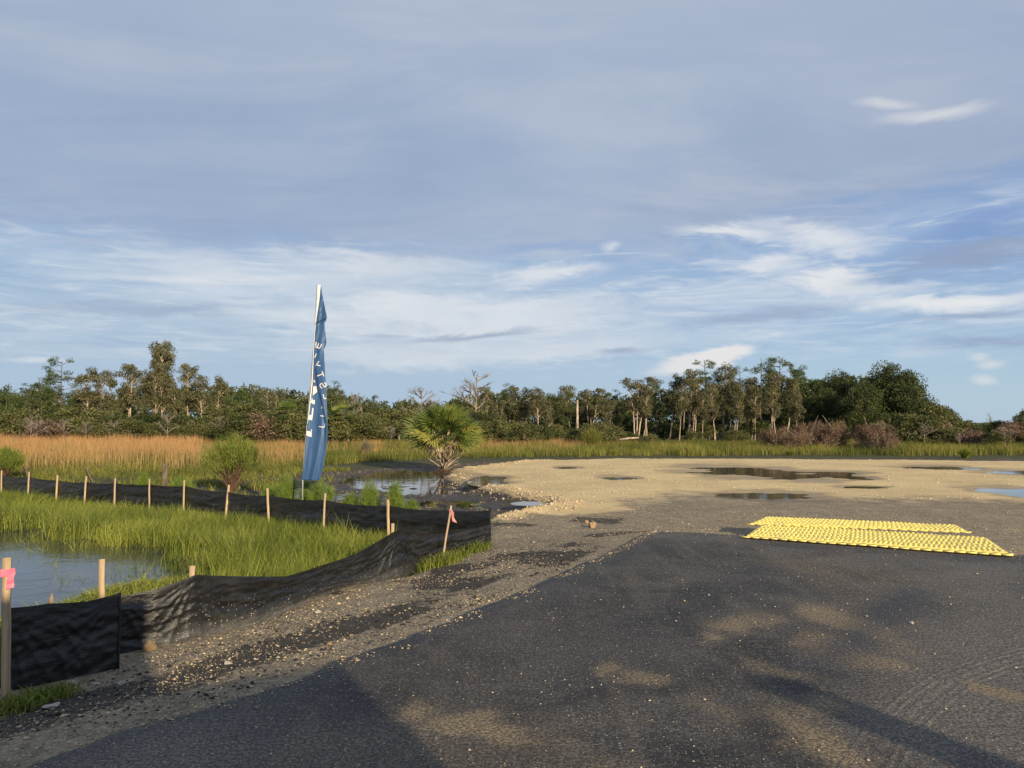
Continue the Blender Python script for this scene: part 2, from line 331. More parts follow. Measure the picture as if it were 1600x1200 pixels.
# ------------------------------------------------------------------ materials
def m_ground(t, b):
    p = t.pos(); z = t.sepc(t.attr('zone', 0)); pad, muck, verge = z[0], z[1], z[2]
    wet = t.attr('wet'); dark = t.attr('dark')
    nb = t.noise(p, .35, 5, .6); nm = t.noise(p, 2.2, 6, .65); nf = t.noise(p, 14, 5, .65); nff = t.noise(p, 60, 3, .6)
    st_ = t.noise(t.scale(p, .25, 1.6, 1), 1.1, 5, .6, .5)
    vo = t.voro(p, 26, 'F1'); vc = t.voro(p, 26, 'F1', 1); vo2 = t.voro(p, 75, 'F1'); vc2 = t.voro(p, 75, 'F1', 1)
    vcr = t.sepc(vc)[0]; vcr2 = t.sepc(vc2)[0]
    # zone edges frayed by noise
    fr = t.mul(t.sub(nm, .5), .9)
    pad = t.ss(t.add(pad, t.mul(fr, 1.3)), .15, .85); muck = t.ss(t.add(muck, fr), .32, .6); grass = t.ss(t.add(t.attr('gr'), fr), .35, .6)
    c_v = t.mix(t.ss(nm, .3, .7), (.185, .150, .106, 1), (.320, .260, .180, 1))
    c_v = t.mix(t.mul(t.ss(nf, .42, .6), .55), c_v, (.065, .053, .040, 1))
    c_v = t.mix(t.mul(t.ss(nff, .5, .65), .5), c_v, (.36, .29, .19, 1))
    peb = t.mul(t.ss(vo2, .42, .25), t.ss(vcr2, .55, .7))
    c_v = t.mix(t.mul(t.mul(t.ss(vo, .42, .25), t.ss(vcr, .45, .55)), .8), c_v, (.50, .40, .25, 1))
    c_v = t.mix(t.mul(peb, .85), c_v, t.mix(vcr, (.52, .43, .29, 1), (.2, .165, .12, 1)))
    c_v = t.mix(t.mul(t.ss(t.add(dark, t.mul(t.sub(nf, .5), .9)), .42, .72), .88), c_v, (.028, .026, .024, 1))
    c_p = t.mix(t.ss(nb, .35, .65), (.67, .515, .270, 1), (.55, .42, .22, 1))
    c_p = t.mix(t.mul(t.ss(st_, .52, .72), .40), c_p, (.40, .305, .165, 1))
    c_p = t.mix(t.mul(t.ss(vo, .45, .2), .35), c_p, (.68, .53, .30, 1))
    c_p = t.mix(t.mul(t.ss(nf, .55, .75), .35), c_p, (.30, .225, .125, 1))
    c_m = t.mix(t.ss(nm, .35, .7), (.050, .040, .031, 1), (.140, .108, .076, 1))
    c_m = t.mix(t.mul(t.mul(t.ss(vo, .34, .2), t.ss(vcr, .72, .78)), .85), c_m, (.36, .29, .2, 1))
    c_m = t.mix(t.mul(t.ss(nf, .5, .7), .5), c_m, (.055, .055, .025, 1))
    c_g = t.mix(t.ss(nm, .35, .7), (.045, .05, .018, 1), (.09, .085, .035, 1))
    col = t.mix(pad, c_v, c_p); col = t.mix(muck, col, c_m); col = t.mix(grass, col, c_g)
    col = t.mix(t.mul(t.ss(t.add(wet, t.mul(t.sub(nm, .5), .5)), .15, .85), .62), col, t.mix(1.0, col, (.34, .33, .33, 1), 'MULTIPLY'))
    ro = t.sub(.92, t.mul(t.ss(wet, .3, 1), .45))
    h = t.add(t.add(t.mul(nf, .6), t.mul(nff, .25)), t.add(t.mul(t.ss(vo, .5, .1), .35), t.mul(t.ss(vo2, .5, .1), .18)))
    setp(t, b, col, ro, t.bump(h, .9, .035), .3)
M_GROUND = material('ground_mix', m_ground)
def m_asphalt(t, b):
    p = t.pos(); a = t.sepc(t.attr('tint', 0)); dust, lite, drk = a[0], a[1], a[2]
    nb = t.noise(p, .5, 5, .6, .3); nf = t.noise(p, 22, 4, .7); nff = t.noise(p, 130, 2, .7); nst = t.noise(t.scale(p, 1.0, 3.2, 1), 5, 5, .65, .6)
    rot = t.n('ShaderNodeMapping'); t.put(rot.inputs[0], p); rot.inputs['Rotation'].default_value = (0, 0, R(-28)); rot.inputs['Scale'].default_value = (3.4, .22, 1)
    streak = t.noise(rot.outputs[0], 1.4, 5, .6, .4)
    vo = t.voro(p, 95); vcr = t.sepc(t.voro(p, 95, 'F1', 1))[0]; vo3 = t.voro(p, 38); vcr3 = t.sepc(t.voro(p, 38, 'F1', 1))[0]
    nm = t.noise(p, 1.5, 6, .7, .5); ng = t.noise(p, 48, 3, .75); ngs = t.noise(t.scale(p, 1, 1.8, 1), 26, 3, .7)
    c = t.mix(t.ss(nb, .36, .64), (.030, .028, .0275, 1), (.086, .077, .068, 1))
    c = t.mix(t.mul(t.ss(nm, .48, .62), .6), c, (.120, .105, .090, 1))
    c = t.mix(t.mul(t.ss(streak, .50, .70), .6), c, (.14, .117, .092, 1))
    c = t.mix(t.mul(t.ss(nst, .5, .66), .5), c, (.105, .094, .082, 1))
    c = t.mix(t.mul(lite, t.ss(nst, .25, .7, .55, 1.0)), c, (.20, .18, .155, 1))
    c = t.mix(t.ss(t.add(dust, t.mul(t.sub(nf, .5), .7)), .10, .85, 0, .9), c, (.29, .22, .13, 1))
    c = t.mix(t.mul(drk, .75), c, (.014, .014, .016, 1))
    c = t.mix(t.mul(t.ss(ng, .44, .58, 1, 0), .70), c, (.010, .0095, .0095, 1))
    c = t.mix(t.mul(t.ss(ngs, .58, .70), .45), c, (.19, .165, .14, 1))
    td = t.m('ABSOLUTE', t.attr('td')); trk = t.mul(t.ss(td, .17, .14), t.ss(t.m('SINE', t.mul(td, 120.0)), -.2, .6)); trk = t.mul(trk, t.ss(nst, .35, .6))
    trk = t.mul(trk, t.attr('tk')); c = t.mix(t.mul(trk, .45), c, (.17, .15, .125, 1))
    sp = t.mul(t.ss(vo, .32, .2), t.ss(vcr, .80, .84)); sp3 = t.mul(t.ss(vo3, .22, .14), t.ss(vcr3, .88, .90))
    c = t.mix(t.mul(t.m('MAXIMUM', sp, sp3), .85), c, (.50, .42, .31, 1))
    h = t.add(t.add(t.mul(nf, .6), t.mul(ng, .55)), t.add(t.mul(trk, -.5), t.mul(nst, t.add(.35, t.mul(lite, .9)))))
    setp(t, b, c, t.sub(.78, t.mul(drk, .25)), t.bump(h, .8, .011), .3)
M_ASPHALT = material('asphalt', m_asphalt)
def m_water(t, b):
    p = t.pos(); n = t.noise(t.scale(p, 1, 1, 1), 1.6, 3, .5); n2 = t.noise(p, 9, 3, .6)
    setp(t, b, (.020, .019, .014, 1), .035, t.bump(t.add(n, t.mul(n2, .12)), .05, .05), .5)
    b.inputs['IOR'].default_value = 1.33
M_WATER = material('pond_water', m_water)
def m_pud(t, b):
    p = t.pos(); n = t.noise(p, 1.6, 3, .5); setp(t, b, (.115, .088, .052, 1), .05, t.bump(n, .08, .05), .5); b.inputs['IOR'].default_value = 1.33
M_PUD = material('muddy_puddle', m_pud)
def m_pw(t, b):                               # marsh water with floating bits
    p = t.pos(); n = t.noise(p, 1.8, 3, .5); n2 = t.noise(p, 11, 3, .6); v = t.voro(p, 22); vc = t.sepc(t.voro(p, 22, 'F1', 1))[0]
    sp = t.mul(t.mul(t.ss(v, .38, .25), t.ss(vc, .70, .74)), t.ss(t.noise(p, 1.1, 3, .6), .42, .6))
    c = t.mix(sp, (.035, .038, .038, 1), (.17, .19, .06, 1))
    setp(t, b, c, t.add(.07, t.mul(sp, .5)), t.bump(t.add(n, t.mul(n2, .25)), .22, .05), .5); b.inputs['IOR'].default_value = 1.33
M_MARSH = material('marsh_water', m_pw)
def leafmat(name, c0, c1, trans=.25, rough=.6, tip=None):
    def f(t, b):
        tone = t.attr('tone'); col = t.mix(t.ss(tone, 0, 1), (*c0, 1), (*c1, 1))
        if tip: col = t.mix(t.ss(t.attr('up'), .35, 1), col, t.mix(tone, (*tip, 1), tuple(v * .7 for v in tip) + (1,)))
        setp(t, b, col, rough, None, .25)
        if trans <= 0: return None
        tr = t.n('ShaderNodeBsdfTranslucent'); t.put(tr.inputs[0], col)
        mx = t.n('ShaderNodeMixShader'); mx.inputs[0].default_value = trans; t.L.new(b.outputs[0], mx.inputs[1]); t.L.new(tr.outputs[0], mx.inputs[2]); return mx.outputs[0]
    return material(name, f)
M_GRASS = leafmat('grass_blades', (.080, .118, .016), (.300, .320, .060), .3, .5)
M_SEDGE = leafmat('dry_sedge', (.22, .19, .06), (.42, .28, .12), .25, .7, (.56, .30, .135))
M_FARG = leafmat('tall_green_grass', (.085, .105, .018), (.26, .245, .055), .25, .65)
M_PAPER = leafmat('paperbark_leaves', (.042, .048, .018), (.180, .168, .082), .15, .7)
M_PINE = leafmat('pine_needles', (.022, .042, .010), (.105, .135, .040), .15, .6)
M_OAK = leafmat('oak_leaves', (.016, .028, .007), (.088, .104, .030), .12, .6)
M_WOODS = leafmat('mixed_wood_leaves', (.030, .042, .012), (.150, .155, .052), .12, .7)
M_SCRUB = leafmat('scrub_leaves', (.036, .050, .013), (.175, .172, .062), .15, .7)
M_DEADL = leafmat('dead_twigs', (.075, .048, .032), (.250, .165, .110), .1, .8)
M_FEN = leafmat('fennel_foliage', (.105, .17, .025), (.25, .32, .06), .3, .6)
M_BUSHG = leafmat('saltbush_leaves', (.085, .13, .018), (.25, .29, .05), .25, .6)
M_STEMR = leafmat('red_brown_stems', (.07, .04, .028), (.17, .10, .065), 0, .8)
M_GREYW = leafmat('grey_wisps', (.09, .085, .06), (.22, .21, .15), .1, .8)
M_FROND = leafmat('palm_fronds', (.070, .115, .026), (.27, .31, .075), .2, .45)
M_FRONDY = leafmat('yellowed_palm_fronds', (.22, .25, .05), (.40, .37, .09), .2, .5)
M_BOOT = leafmat('dry_palm_boots', (.24, .18, .12), (.58, .46, .33), 0, .75)
def barkmat(name, c0, c1, sc_=6):
    def f(t, b):
        p = t.pos(); n = t.noise(t.scale(p, 1, 1, .35), sc_, 5, .65)
        setp(t, b, t.mix(t.ss(n, .35, .65), (*c0, 1), (*c1, 1)), .85, t.bump(n, .6, .03), .2)
    return material(name, f)
M_BARKP = barkmat('paperbark', (.22, .165, .12), (.52, .42, .32))
M_BARKD = barkmat('dark_bark', (.06, .045, .035), (.15, .115, .085))
M_BARKG = barkmat('grey_dead_wood', (.12, .10, .085), (.32, .27, .22))
def m_wood(t, b):
    p = t.pos(); n = t.noise(t.scale(p, 14, 14, 1.2), 2.0, 5, .6, .6); n2 = t.noise(p, 9, 3, .6)
    c = t.mix(t.ss(n, .3, .7), (.50, .385, .245, 1), (.34, .24, .145, 1)); c = t.mix(t.mul(t.ss(n2, .55, .75), .4), c, (.25, .17, .10, 1))
    setp(t, b, c, .75, t.bump(n, .4, .004), .25)
M_WOOD = material('pine_stake_wood', m_wood)
M_OLDW = barkmat('weathered_wood', (.07, .055, .04), (.19, .15, .115), 9)
def m_fabric(t, b):
    p = t.pos(); hh = t.attr('hh'); mud = t.attr('mud')
    n = t.noise(p, 6, 5, .65); nf = t.noise(p, 45, 3, .6); wv = t.noise(t.scale(p, 1, 1, 14), 7, 4, .6, .2)
    uv = t.n('ShaderNodeAttribute'); uv.attribute_name = 'uvw'
    wa = t.n('ShaderNodeTexWave', bands_direction='X'); t.put(wa.inputs[0], uv.outputs[1]); wa.inputs['Scale'].default_value = 70
    wb = t.n('ShaderNodeTexWave', bands_direction='Y'); t.put(wb.inputs[0], uv.outputs[1]); wb.inputs['Scale'].default_value = 70
    c = t.mix(t.ss(n, .3, .75), (.0055, .0055, .006, 1), (.015, .0145, .014, 1))
    c = t.mix(t.mul(t.ss(wv, .5, .8), .3), c, (.034, .033, .032, 1))
    dm = t.mul(t.ss(t.add(hh, t.mul(t.sub(n, .5), .5)), .42, -.12), mud)
    c = t.mix(t.mul(dm, t.ss(nf, .2, .7, .35, .85)), c, (.175, .17, .16, 1))
    v = t.voro(p, 55); vc = t.sepc(t.voro(p, 55, 'F1', 1))[0]
    sp = t.mul(t.mul(t.ss(v, .3, .15), t.ss(vc, .80, .84)), t.mul(t.ss(hh, .85, .2), mud))
    c = t.mix(sp, c, (.6, .57, .5, 1))
    h = t.add(t.mul(t.add(wa.outputs[0], wb.outputs[0]), .05), t.mul(wv, .5))
    setp(t, b, c, t.ss(n, .3, .7, .26, .40), t.bump(h, .4, .02), .6)
M_FABRIC = material('black_silt_fabric', m_fabric)
def simple(name, col, rough=.6, metal=0, spec=.4, nsc=20, amt=.25, bmp=.15):
    def f(t, b):
        p = t.pos(); n = t.noise(p, nsc, 4, .6)
        c = t.mix(t.mul(t.ss(n, .3, .75), amt), (*col, 1), tuple(v * .55 for v in col) + (1,)); setp(t, b, c, rough, t.bump(n, bmp, .01), spec, metal)
    return material(name, f)
def m_yel(t, b):
    p = t.pos(); n = t.noise(p, 3, 5, .65); nf = t.noise(p, 30, 4, .65)
    c = t.mix(t.ss(n, .35, .7), (.84, .69, .17, 1), (.76, .61, .15, 1)); c = t.mix(t.mul(t.ss(nf, .5, .7), .5), c, (.50, .38, .16, 1)); c = t.mix(t.mul(t.ss(n, .5, .7), .35), c, (.52, .42, .22, 1))
    setp(t, b, c, .6, None, .4)
M_YEL = material('yellow_plastic', m_yel)
M_PINK = simple('pink_flagging', (.85, .17, .25), .5, 0, .3, 30, .3)
M_PINK2 = simple('faded_pink_ribbon', (.62, .25, .24), .6, 0, .3, 30, .4)
M_WHITE = simple('white_plastic', (.78, .78, .76), .45)
M_POLE = simple('aluminium_pole', (.55, .55, .55), .4, .6)
def m_flag(t, b):
    p = t.pos(); n = t.noise(t.scale(p, 9, 9, .9), 1.5, 4, .55)
    setp(t, b, t.mix(t.ss(n, .35, .7), (.028, .075, .180, 1), (.046, .108, .235, 1)), .38, t.bump(n, .25, .03), .45)
M_FLAG = material('blue_satin_cloth', m_flag)
M_SLEEVE = simple('white_flag_cloth', (.62, .62, .62), .6)
M_BLACKP = simple('black_plastic', (.012, .012, .012), .5)
def m_rock(t, b):
    p = t.pos(); n = t.noise(p, 5, 5, .65); tone = t.attr('tone')
    c = t.mix(tone, (.17, .135, .095, 1), (.56, .48, .35, 1)); c = t.mix(t.mul(t.ss(n, .4, .7), .35), c, (.15, .12, .085, 1)); setp(t, b, c, .9, t.bump(t.noise(p, 30, 4, .6), .4, .01), .2)
M_ROCK = material('limestone', m_rock)
M_PEB = leafmat('crushed_limestone', (.13, .105, .078), (.56, .45, .295), 0, .9)
M_MILL = leafmat('asphalt_crumbs', (.012, .012, .012), (.04, .038, .035), 0, .8)
M_BOULD = simple('tan_limestone', (.36, .25, .135), .9, 0, .2, 14, .6, .8)
M_PALE = simple('pale_limestone', (.48, .44, .37), .9, 0, .2, 14, .5, .8)

# ------------------------------------------------------------------ ground sheet
def axis(a, lo, hi, n, c0, ext):
    u = np.linspace(math.asinh((lo - c0) / a), math.asinh((hi - c0) / a), n); v = c0 + a * np.sinh(u)
    return np.concatenate([[c0 - e for e in ext[::-1]], v, [c0 + e for e in ext]])
gx = axis(11, -150, 150, 620, -1.0, [260, 600, 1500, 4500]); gy = axis(13, -22, 150, 580, 8.0, [260, 600, 1500, 4500])
X, Y = np.meshgrid(gx, gy); nx, ny = len(gx), len(gy)
Z, pad, muck, verge, grm, wet = terrain(X, Y)
dr = roadsd(X, Y)
dk = np.exp(-((dr - 1.0 + .5 * (fbm(X * .6, Y * .6, 3, 61) - .5)) / .38) ** 2) * sstep(Y, 9.5, 6.5) * (X < 2) + .9 * sstep(fbm(X * .55, Y * .9, 4, 71), .60, .72) * (dr > .3) * (dr < 4) * (Y > 8) + np.exp(-((dr - .9) / .3) ** 2) * .75 * (Y > 6) * (Y < 12.5) * (X < 2.5) * (fbm(X * 1.3, Y * 1.3, 3, 5) > .48)
i = np.arange(ny - 1)[:, None] * nx; j = np.arange(nx - 1)[None]
Q = np.stack([i + j, i + j + 1, i + nx + j + 1, i + nx + j], -1).reshape(-1, 4)
zone = np.stack([pad, muck, verge, np.ones_like(pad)], -1).reshape(-1, 4)
me = me_np('ground', np.stack([X, Y, Z], -1).reshape(-1, 3), Q, M_GROUND, True,
           {'zone': ('POINT', 'FLOAT_COLOR', zone), 'wet': ('POINT', 'FLOAT', wet), 'gr': ('POINT', 'FLOAT', grm), 'dark': ('POINT', 'FLOAT', np.clip(dk, 0, 1))})
tag(ob('ground', me), kind='structure')

# ------------------------------------------------------------------ road
RL = np.array(ROADL); seg = np.linalg.norm(np.diff(RL, axis=0), axis=1); cum = np.concatenate([[0], np.cumsum(seg)])
E1 = np.array((.905, -.425))
s_ = np.concatenate([np.linspace(0, cum[1] + 1.2, 24)[:-1], np.arange(cum[1] + 1.2, cum[-1], .045), [cum[-1]]])
Lx = np.interp(s_, cum, RL[:, 0]); Ly = np.interp(s_, cum, RL[:, 1])
tt = np.concatenate([[-.03, -.012, 0], np.cumsum(np.concatenate([np.full(240, .045), np.linspace(.05, .9, 40)]))])
Lx = Lx + (fbm(s_ * 2.2, s_ * 0, 3, 3) - .5) * .07 + (fbm(s_ * 11, s_ * 0, 2, 8) - .5) * .035
# far end follows the surveyed end line: stretch rows so that the last one lies on it
EE = np.array([ROADL[-1]] + ROADE); ecum = np.concatenate([[0], np.cumsum(np.linalg.norm(np.diff(EE, axis=0), axis=1))])
tcl = np.clip(tt, 0, None)
ex = np.interp(tcl, ecum, EE[:, 0]); ey = np.interp(tcl, ecum, EE[:, 1])
lin = np.stack([RL[-1][0] + tcl * E1[0], RL[-1][1] + tcl * E1[1]], -1)
off = np.stack([ex, ey], -1) - lin
wgt = sstep(s_, cum[-1] - 4, cum[-1])
RX = Lx[:, None] + tt[None] * E1[0] + wgt[:, None] * off[None, :, 0]; RY = Ly[:, None] + tt[None] * E1[1] + wgt[:, None] * off[None, :, 1]
RZ = np.zeros_like(RX) + (fbm(RX * 1.2, RY * 1.2, 3, 8) - .5) * .008
RZ[:, 0] = -.075; RZ[:, 1] = -.014
RZ[-1, :] = -.075; RZ[-2, :] = np.minimum(RZ[-2, :], -.006)
dust = np.zeros_like(RX)
WX = RX + (fbm(RX * 1.5, RY * 1.5, 5, 201) - .5) * .9; WY = RY + (fbm(RX * 1.5, RY * 1.5, 5, 207) - .5) * 1.3
for px, py, wx_, wy_, a in [(1140, 968, 60, 18, .8), (1180, 960, 45, 14, .5), (1105, 990, 30, 10, .7), (940, 1040, 28, 10, .75), (1000, 1056, 45, 16, .75), (1340, 975, 55, 34, .7), (1310, 1020, 45, 25, .5), (730, 1140, 70, 36, .8), (800, 1170, 60, 26, .8), (665, 1102, 40, 22, .6), (1150, 1110, 70, 30, .4),
                        (1290, 1155, 60, 45, .7), (1250, 1060, 50, 14, .4), (1590, 1095, 30, 24, .8), (980, 1190, 120, 30, .35), (1250, 880, 150, 8, .35)]:
    c0 = P(px, py, 0); e = P(px + wx_, py, 0); f = P(px, py - wy_, 0)
    dust = np.maximum(dust, a * np.exp(-((WX - c0[0]) / abs(e[0] - c0[0])) ** 2 - ((WY - c0[1]) / max(.08, f[1] - c0[1])) ** 2 * .8))
dust *= .75 + .9 * fbm(RX * 1.6, RY * 1.6, 4, 44)
dust = np.maximum(dust, .30 * sstep(fbm(RX * .55 + 3, RY * .8, 5, 144), .54, .68))
drk0 = .75 * np.exp(-(np.clip(tt, 0, None)[None] / (.16 + .1 * fbm(s_ * 1.1, s_ * 0, 3, 6))[:, None]) ** 2) * np.ones_like(RX)
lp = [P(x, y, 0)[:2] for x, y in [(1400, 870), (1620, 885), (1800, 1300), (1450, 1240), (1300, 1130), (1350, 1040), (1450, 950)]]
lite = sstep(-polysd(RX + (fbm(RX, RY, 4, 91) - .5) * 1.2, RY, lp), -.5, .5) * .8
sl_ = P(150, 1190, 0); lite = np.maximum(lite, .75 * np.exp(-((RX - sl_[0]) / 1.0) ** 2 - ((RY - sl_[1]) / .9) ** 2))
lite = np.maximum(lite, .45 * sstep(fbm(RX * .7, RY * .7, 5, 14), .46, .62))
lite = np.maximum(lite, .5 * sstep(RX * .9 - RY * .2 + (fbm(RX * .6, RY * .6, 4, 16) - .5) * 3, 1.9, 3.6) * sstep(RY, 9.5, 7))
drk = drk0
for path, wd, a in [([(1430, 925), (1380, 965), (1320, 1010), (1270, 1040)], .22, .8), ([(1020, 1035), (960, 1025), (900, 1040)], .4, .3), ([(1000, 990), (1120, 920), (1200, 880)], .35, .3), ([(1500, 870), (1600, 872)], .3, .6), ([(850, 940), (960, 880), (1020, 845)], .22, .45)]:
    pts = [P(x, y, 0)[:2] for x, y in path]
    for a0, b0 in zip(pts[:-1], pts[1:]):
        e = b0 - a0; k = np.clip(((RX - a0[0]) * e[0] + (RY - a0[1]) * e[1]) / (e @ e), 0, 1)
        d = np.hypot(RX - a0[0] - k * e[0], RY - a0[1] - k * e[1]); drk = np.maximum(drk, a * np.exp(-(d / wd) ** 2))
# tyre tracks: signed distance across each, ribs come from the material
td = np.full(RX.shape, 9.0); tk = np.zeros(RX.shape)
for path, fade in [([(1700, 1000), (1620, 1020), (1560, 1035), (1490, 1060), (1440, 1095), (1395, 1140), (1350, 1215)], (1.4, 1.4, 1.3, 1.2, 1.0, .7, .4)), ([(760, 1125), (960, 1045), (1150, 985), (1330, 940), (1480, 905)], (0, .28, .35, .22, 0)), ([(640, 1080), (900, 990), (1100, 925), (1250, 885)], (0, .2, .2, 0))]:
    pts = np.array([P(x, y, 0)[:2] for x, y in path])
    for q, (a0, b0) in enumerate(zip(pts[:-1], pts[1:])):
        e = b0 - a0; k = np.clip(((RX - a0[0]) * e[0] + (RY - a0[1]) * e[1]) / (e @ e), 0, 1); d = np.hypot(RX - a0[0] - k * e[0], RY - a0[1] - k * e[1])
        n_ = d < td; td = np.where(n_, d, td); tk = np.where(n_, fade[q] * (1 - k) + fade[q + 1] * k, tk)
ni, nj = RX.shape; i = np.arange(ni - 1)[:, None] * nj; j = np.arange(nj - 1)[None]
Q = np.stack([i + j, i + j + 1, i + nj + j + 1, i + nj + j], -1).reshape(-1, 4)
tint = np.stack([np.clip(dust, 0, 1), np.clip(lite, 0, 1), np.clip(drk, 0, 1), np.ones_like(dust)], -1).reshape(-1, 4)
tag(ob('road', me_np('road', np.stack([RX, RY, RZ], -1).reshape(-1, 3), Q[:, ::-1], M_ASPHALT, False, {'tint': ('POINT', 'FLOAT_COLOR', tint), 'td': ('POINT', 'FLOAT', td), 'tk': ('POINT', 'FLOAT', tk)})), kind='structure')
# asphalt behind the camera
bk = ROADL[0]; tag(ob('road', me_np('road', [(bk[0], bk[1], -.001), (bk[0] + 21 * .905, bk[1] - 21 * .425, -.001), (22, -22, -.001), (-14, -22, -.001)], [(0, 3, 2, 1)], M_ASPHALT)), kind='structure')

# ------------------------------------------------------------------ water
def sheet(name, poly, z, m, grow=.8):
    p = np.array(poly); c0 = p.mean(0); d = p - c0; p = p + d / (np.linalg.norm(d, axis=1)[:, None] + 1e-6) * grow
    V = np.concatenate([[[*c0, z]], np.c_[p, np.full(len(p), z)]]); n = len(p)
    return tag(ob(name, me_np(name, V, [(0, k + 1, (k + 1) % n + 1) for k in range(n)], m)), kind='structure')
def rect(name, x0, x1, y0, y1, z, m): return tag(ob(name, me_np(name, [(x0, y0, z), (x1, y0, z), (x1, y1, z), (x0, y1, z)], [(0, 1, 2, 3)], m)), kind='structure')
pi = np.array(PONDI + PONDI2); rect('pond_water', -30, pi[:, 0].max() + 1.2, pi[:, 1].min() - 1.5, pi[:, 1].max() + 1.2, -.515, M_MARSH)
pb = np.array(PONDB + PONDB2 + PONDB3); rect('pond_water', pb[:, 0].min() - .8, pb[:, 0].max() + .8, pb[:, 1].min() - 1, pb[:, 1].max() + 1.5, -.505, M_WATER)
for cx, cy, rx, ry in PUD:
    th = np.arange(14) * 2 * math.pi / 14
    sheet('puddle_water', [(cx + 1.35 * rx * math.cos(a), cy + 1.35 * ry * math.sin(a)) for a in th], -.292 + .0022 * PUD.index((cx, cy, rx, ry)), M_PUD, 0)

# ------------------------------------------------------------------ blades, leaves, stones (vectorised)
def blades(B, h, wd, lean, tone, mat, name, bend=.5, up=True):
    """B n x 3 bases, h heights, wd widths, lean n x 2 tip offsets"""
    n = len(B); a = rng.uniform(0, math.pi, n); s = np.c_[np.cos(a), np.sin(a), np.zeros(n)] * (wd / 2)[:, None]
    L = np.c_[lean, np.zeros(n)]; H = np.c_[np.zeros(n), np.zeros(n), h]
    V = np.stack([B - s, B + s, B + L * .35 * bend + H * .55 - s * .85, B + L * .35 * bend + H * .55 + s * .85, B + L + H], 1).reshape(-1, 3)
    k = np.arange(n)[:, None] * 5
    upv = np.tile([0, 0, .5, .5, 1.0], n)
    return me_np(name, V, [k + np.array([[0, 1, 3, 2]]), k + np.array([[2, 3, 4]])], mat, False, {'tone': ('POINT', 'FLOAT', np.repeat(tone, 5)), 'up': ('POINT', 'FLOAT', upv)})
def leafcloud(C, Rr, per, size, aspect=.5, upbias=0.0, tvar=.35, shell=.5, r=rng):
    """triangles scattered in ellipsoids; returns V, F, tone"""
    C = np.asarray(C, float); Rr = np.asarray(Rr, float); n = len(C) * per
    d = r.normal(size=(n, 3)); d /= np.linalg.norm(d, axis=1)[:, None]; q = r.uniform(0, 1, n) ** (1 / 3 * (1 - shell) + .08)
    c = np.repeat(C, per, 0) + d * q[:, None] * np.repeat(Rr, per, 0)
    a = r.normal(size=(n, 3)) + np.array([0, 0, upbias]); a /= np.linalg.norm(a, axis=1)[:, None]
    b = np.cross(a, r.normal(size=(n, 3))); b /= np.linalg.norm(b, axis=1)[:, None] + 1e-9
    s = size * r.uniform(.6, 1.4, n)
    V = np.stack([c - b * (s * aspect / 2)[:, None], c + b * (s * aspect / 2)[:, None], c + a * s[:, None]], 1).reshape(-1, 3)
    T = np.arange(n * 3).reshape(-1, 3)
    tone = np.clip(np.repeat(r.uniform(.2, .8, len(C)), per) + r.uniform(-tvar, tvar, n), 0, 1)
    return V, T, tone
def cloudmesh(name, V, T, tone, mat): return me_np(name, V, T, mat, False, {'tone': ('FACE', 'FLOAT', tone)})
OCT = np.array([(1, 0, 0), (0, 1, 0), (-1, 0, 0), (0, -1, 0), (0, 0, 1), (0, 0, -.6)], float)
OCTF = np.array([(0, 1, 4), (1, 2, 4), (2, 3, 4), (3, 0, 4), (1, 0, 5), (2, 1, 5), (3, 2, 5), (0, 3, 5)])
def stones(pts, size, tone, mat, name, flat=.55):
    n = len(pts); V = OCT[None] * rng.uniform(.6, 1.25, (n, 6, 1)) * size[:, None, None]
    a = rng.uniform(0, 2 * math.pi, n); c, s = np.cos(a)[:, None], np.sin(a)[:, None]
    x = V[..., 0] * c - V[..., 1] * s; y = V[..., 0] * s + V[..., 1] * c
    V = np.stack([x, y * rng.uniform(.6, 1, (n, 1)), V[..., 2] * flat], -1) + pts[:, None]
    return me_np(name, V.reshape(-1, 3), (OCTF[None] + np.arange(n)[:, None, None] * 6).reshape(-1, 3), mat, False, {'tone': ('FACE', 'FLOAT', np.repeat(tone, 8))})

# gravel on the verge and round the road's end
def gravel():
    n = 230000; u = rng.uniform(0, 1, n)
    y = 3.4 + (18 - 3.4) * u ** 1.1; x = rng.uniform(-.9, .9, n) * y - .5
    dr = roadsd(x, y); dp = polysd(x, y, PLAT); cl = fbm(x * 1.1, y * 1.1, 4, 15)
    inside = (dp < -.08) & (dr > .02)
    fenced = polysd(x, y, [PA[0] - (2, 0), PA[0], PA[1]] + list(NF) + [FF[-2]] + [np.array((-12, 20))]) > .03
    keep = inside & fenced & (rng.uniform(0, 1, n) < .22 + 1.1 * sstep(cl, .42, .62))
    x, y, cl = x[keep], y[keep], cl[keep]; z = gzs(x, y)
    s = rng.lognormal(math.log(.0052), .55, len(x)); s = np.clip(s, .0025, .028); return np.c_[x, y, z + s * .15], s, np.clip(rng.beta(2, 2.2, len(x)), 0, 1)
pts, s, tn = gravel(); pts, s, tn = pts[:52000], s[:52000], tn[:52000]
tag(ob('gravel', stones(pts, s, tn, M_PEB, 'gravel')), kind='stuff')
# asphalt crumbs in the dark streak
n = 16000; sx_ = rng.uniform(-4.2, 1.6, n); sy_ = rng.uniform(3.2, 11.5, n); d = roadsd(sx_, sy_); k = (d > .25) & (d < 1.75) & (fbm(sx_ * 1.2, sy_ * 1.2, 3, 33) > .42) & (polysd(sx_, sy_, PLAT) < -.1)
sx_, sy_ = sx_[k], sy_[k]; s = np.clip(rng.lognormal(math.log(.008), .5, len(sx_)), .004, .03)
tag(ob('asphalt_crumbs', stones(np.c_[sx_, sy_, gzs(sx_, sy_) + .002], s, rng.uniform(0, 1, len(sx_)), M_MILL, 'asphalt_crumbs')), kind='stuff')
